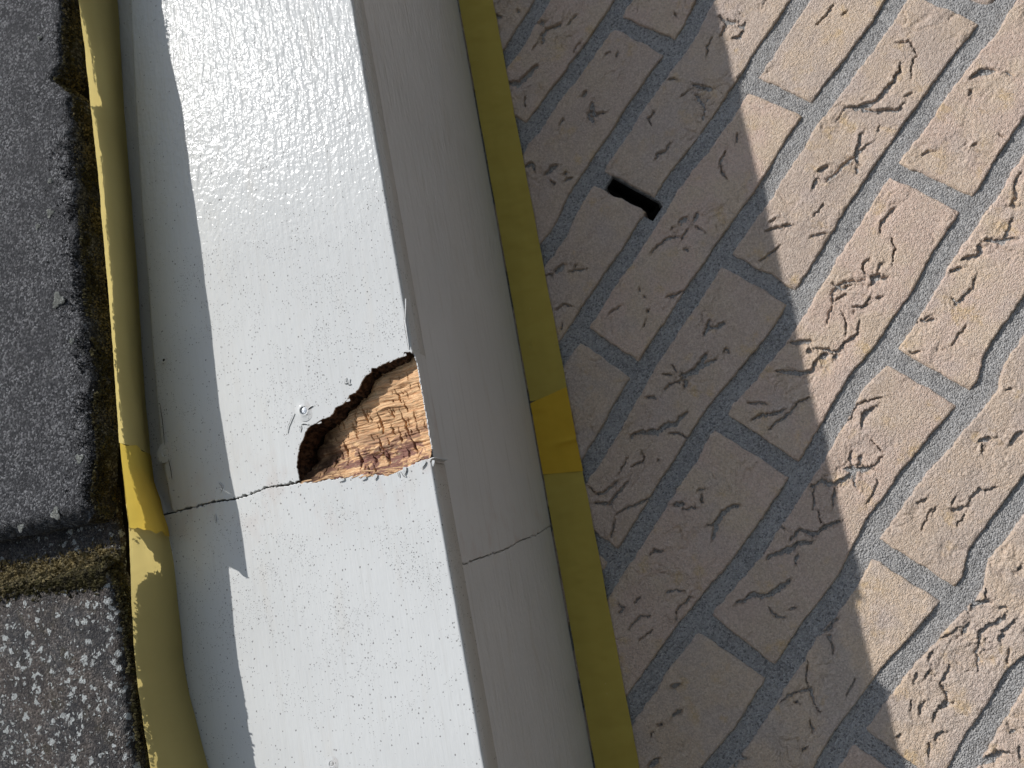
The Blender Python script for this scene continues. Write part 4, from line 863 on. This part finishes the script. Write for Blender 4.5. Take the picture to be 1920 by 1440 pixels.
def finish_tile(root, ta, T_, N2, W2_, prof, t0, w1, mat, at, depth=20., endnoise=1.0):
    # lower end face
    nprof = len(prof)
    Tq = T_.copy()
    e0 = noise2(N2[0] / 6, W2_[0] / 6, 5) * 1.4 * endnoise
    k = np.clip(1 - (T_ - t0) / 25., 0, 1)
    Tq = Tq + e0[None, :] * k
    V_ = np.stack([Tq.ravel(), N2.ravel(), W2_.ravel()], 1)
    F_ = grid_faces(*T_.shape)
    m = 14
    base = np.stack([Tq[0], N2[0], W2_[0]], 1)
    ctr = np.array([t0 + 1.0, base[:, 1].max(), w1 - depth])
    rows = [base]
    for j in range(1, m + 1):
        s_ = j / m
        row = base.copy(); row[:, 2] = base[:, 2] * (1 - s_) + (w1 - depth) * s_
        row[:, 1] = base[:, 1] + (base[:, 2] - row[:, 2]) * .0
        row[:, 0] = base[:, 0] - .6 + .5 * noise2(row[:, 1] / 3, row[:, 2] / 3, 9)
        rows.append(row)
    E_ = np.concatenate(rows)
    Fe = grid_faces(m + 1, nprof, len(V_))
    V_ = np.concatenate([V_, E_])
    mesh_np("tile_body", V_, [F_[:, ::-1], Fe], mat, root, at=at)

def edge_u(t):
    e = np.interp(t, [q[0] for q in sorted(TEU)], [q[1] for q in sorted(TEU)])
    return e - 1.5
TEU = [(q[0], q[1]) for q in TE_U if q[0] > -565] + [(-40, 362), (-575, 363)]
TEL = [(-1000, 352), (-712, 356.4), (-670, 357.9), (-636.5, 360.8), (-616, 363.5), (-607, 367), (-600, 371), (-560, 371)]
def edge_l(t): return np.interp(t, [q[0] for q in sorted(TEL)], [q[1] for q in sorted(TEL)]) - 3.8
W_UP, W_LO = 238., 230.4
r_ = tile("roof_tile", "upper dark charcoal concrete roof tile with a rough crumbling edge above the tape", -576., -140., W_UP, edge_u, TILE_DARK, 100)
finish_tile(*r_, -576., W_UP, TILE_DARK, (-576, 430, 215))
r_ = tile("roof_tile", "lower brownish roof tile covered in white lichen spots, tucked under the charcoal tile", -1000., -556., W_LO, edge_l, TILE_LICHEN, 200, depth=17., recess=-604.)
finish_tile(*r_, -1000., W_LO, TILE_LICHEN, (-800, 430, 200), depth=17.)

bt = empty("roof_batten", VERGE_M, "dark brown batten in the gap between the tiles and the yellow tape", "batten", at=(-575, 500, 150))
box_mesh("batten_body", (-1000, 376, 120), (-40, 640, 212), BATTEN, bt, at=(-575, 500, 150))

# ------------------------------------------------------------------ moss, grit and lichen crusts
def crumbs(name, P, sizes, mat, kind, at, seed):
    rs_ = np.random.RandomState(seed); n = len(P)
    base = np.array([(1, 0, 0), (-1, 0, 0), (0, 1, 0), (0, -1, 0), (0, 0, 1), (0, 0, -1)], float)
    f = np.array([(0, 2, 4), (2, 1, 4), (1, 3, 4), (3, 0, 4), (2, 0, 5), (1, 2, 5), (3, 1, 5), (0, 3, 5)])
    V_ = base[None] * (1 + rs_.uniform(-.4, .4, (n, 6, 1))) * sizes[:, None, None] * rs_.uniform(.5, 1.3, (n, 1, 3)) + rs_.normal(0, .12, (n, 6, 3)) * sizes[:, None, None]
    V_ = V_ + P[:, None, :]
    F_ = f[None] + (np.arange(n) * 6)[:, None, None]
    return V_.reshape(-1, 3), F_.reshape(-1, 3)
def scatter(name, fn, n, smin, smax, mat, label, cat, at, seed, smooth=False):
    rs_ = np.random.RandomState(seed)
    P = fn(rs_, n); sz = smin + (smax - smin) * rs_.rand(len(P)) ** 2.2
    V_, F_ = crumbs(name, P, sz, mat, None, at, seed)
    root = empty("tmp", VERGE_M, at=at)
    o = mesh_np(name, V_, F_, mat, root, smooth=smooth, at=at)
    mw = VERGE_M @ Matrix.Translation(Vector(at) * MM)
    o.parent = None; o.matrix_world = mw
    bpy.data.objects.remove(root)
    o['kind'] = 'stuff'; o['label'] = label; o['category'] = cat
    return o
def pts_under(rs_, n):
    t = rs_.uniform(-576, -140, n); w = 217.5 + 19.5 * rs_.rand(n) ** .9
    keep = noise2(t / 17, w / 12, 301) + .25 * noise2(t / 5, w / 5, 302) > -.05
    t, w = t[keep], w[keep]
    return np.stack([t, edge_u(t) - .2 - rs_.rand(len(t)) * 1.1, w], 1)
scatter("moss", pts_under, 9000, .3, 1.25, MOSS, "dark brown moss fuzz on the shaded underside of the charcoal tile", "moss", (-350, 360, 215), 1)
def pts_under_y(rs_, n):
    cs = np.array([(-330, 223), (-352, 225), (-300, 222), (-455, 224), (-470, 222), (-395, 223), (-515, 221), (-260, 226), (-425, 221)], float)
    k = rs_.randint(0, len(cs), n)
    t = cs[k, 0] + rs_.normal(0, 6, n); w = cs[k, 1] + rs_.normal(0, 4.5, n)
    return np.stack([t, edge_u(t) - .6 - rs_.rand(n) * 1.8, np.clip(w, 216, 236.5)], 1)
scatter("moss", pts_under_y, 2600, .3, .95, MOSS_Y, "yellow green moss tufts under the edge of the charcoal tile beside the tape", "moss", (-380, 360, 205), 2)
def pts_joint(rs_, n):
    t = -597 + rs_.normal(0, 4.5, n); nn_ = rs_.uniform(368, 520, n)
    t = -598 + rs_.normal(0, 3.8, n)
    base = W_LO + .1 - 15.2 * sstep(-605, -599, t)
    return np.stack([t + 2.0 * noise2(nn_ / 9, nn_ * 0, 5), nn_, base + 2.4 * np.exp(-((t + 601) / 4) ** 2) * rs_.rand(n) + 1.0 * rs_.rand(n)], 1)
scatter("moss", pts_joint, 9000, .3, 1.3, MOSS_Y, "ochre moss and grit along the lap between the two roof tiles", "moss", (-597, 440, 216), 3)
def pts_joint2(rs_, n):
    nn_ = 364 + rs_.exponential(22, n); t = -605.5 + rs_.normal(0, 3.2, n)
    k = nn_ < 520
    return np.stack([t[k], nn_[k], W_LO - .2 + 1.5 * rs_.rand(k.sum()) - 13. * sstep(-605, -599, t[k])], 1)
scatter("moss", pts_joint2, 3500, .4, 1.7, MOSS, "dark lumpy moss on the top corner of the lichened tile", "moss", (-604, 400, 216), 4)
def pts_side(rs_, n):
    t = rs_.uniform(-1000, -596, n); w = rs_.uniform(215, 228.5, n)
    keep = noise2(t / 15, w / 10, 311) > -.25
    t, w = t[keep], w[keep]
    return np.stack([t, edge_l(t) - .2 - rs_.rand(len(t)) * 1.3, w], 1)
scatter("moss", pts_side, 9000, .3, 1.4, MOSS, "dark moss in the gap between the lichened tile and the lower tape", "moss", (-700, 370, 200), 5)
def pts_edge(rs_, n):
    t = rs_.uniform(-576, -330, n); d = rs_.exponential(3.2, n)
    keep = noise2(t / 12, d / 6, 321) > -.1
    t, d = t[keep], d[keep]
    return np.stack([t, edge_u(t) + d + .5, W_UP - 2.6 * np.exp(-d / 2.5) - .1 + .7 * rs_.rand(len(t))], 1)
scatter("grit", pts_edge, 5200, .25, 1.0, TILE_DARK, "loose dark grit crumbling from the long edge of the charcoal tile", "grit", (-450, 365, 238), 6)
# pale lichen crusts on the charcoal tile: each one a rosette of crumbs
def pts_lichen(rs_, n):
    out = []
    for t, nn_, r in LICH:
        r = r * 1.3
        k = int(95 * r * r)
        a = rs_.uniform(0, 2 * math.pi, k); q = r * np.sqrt(rs_.rand(k)) * (1 + .35 * np.sin(3 * a + t))
        out.append(np.stack([t + q * np.cos(a), nn_ + q * np.sin(a) * .9, np.full(k, W_UP + .15) + rs_.rand(k) * .45], 1))
    return np.concatenate(out)
scatter("lichen", pts_lichen, 0, .18, .6, LICHEN, "pale grey lichen crusts dotted on the charcoal tile", "lichen", (-450, 380, 238), 7)
print("done")
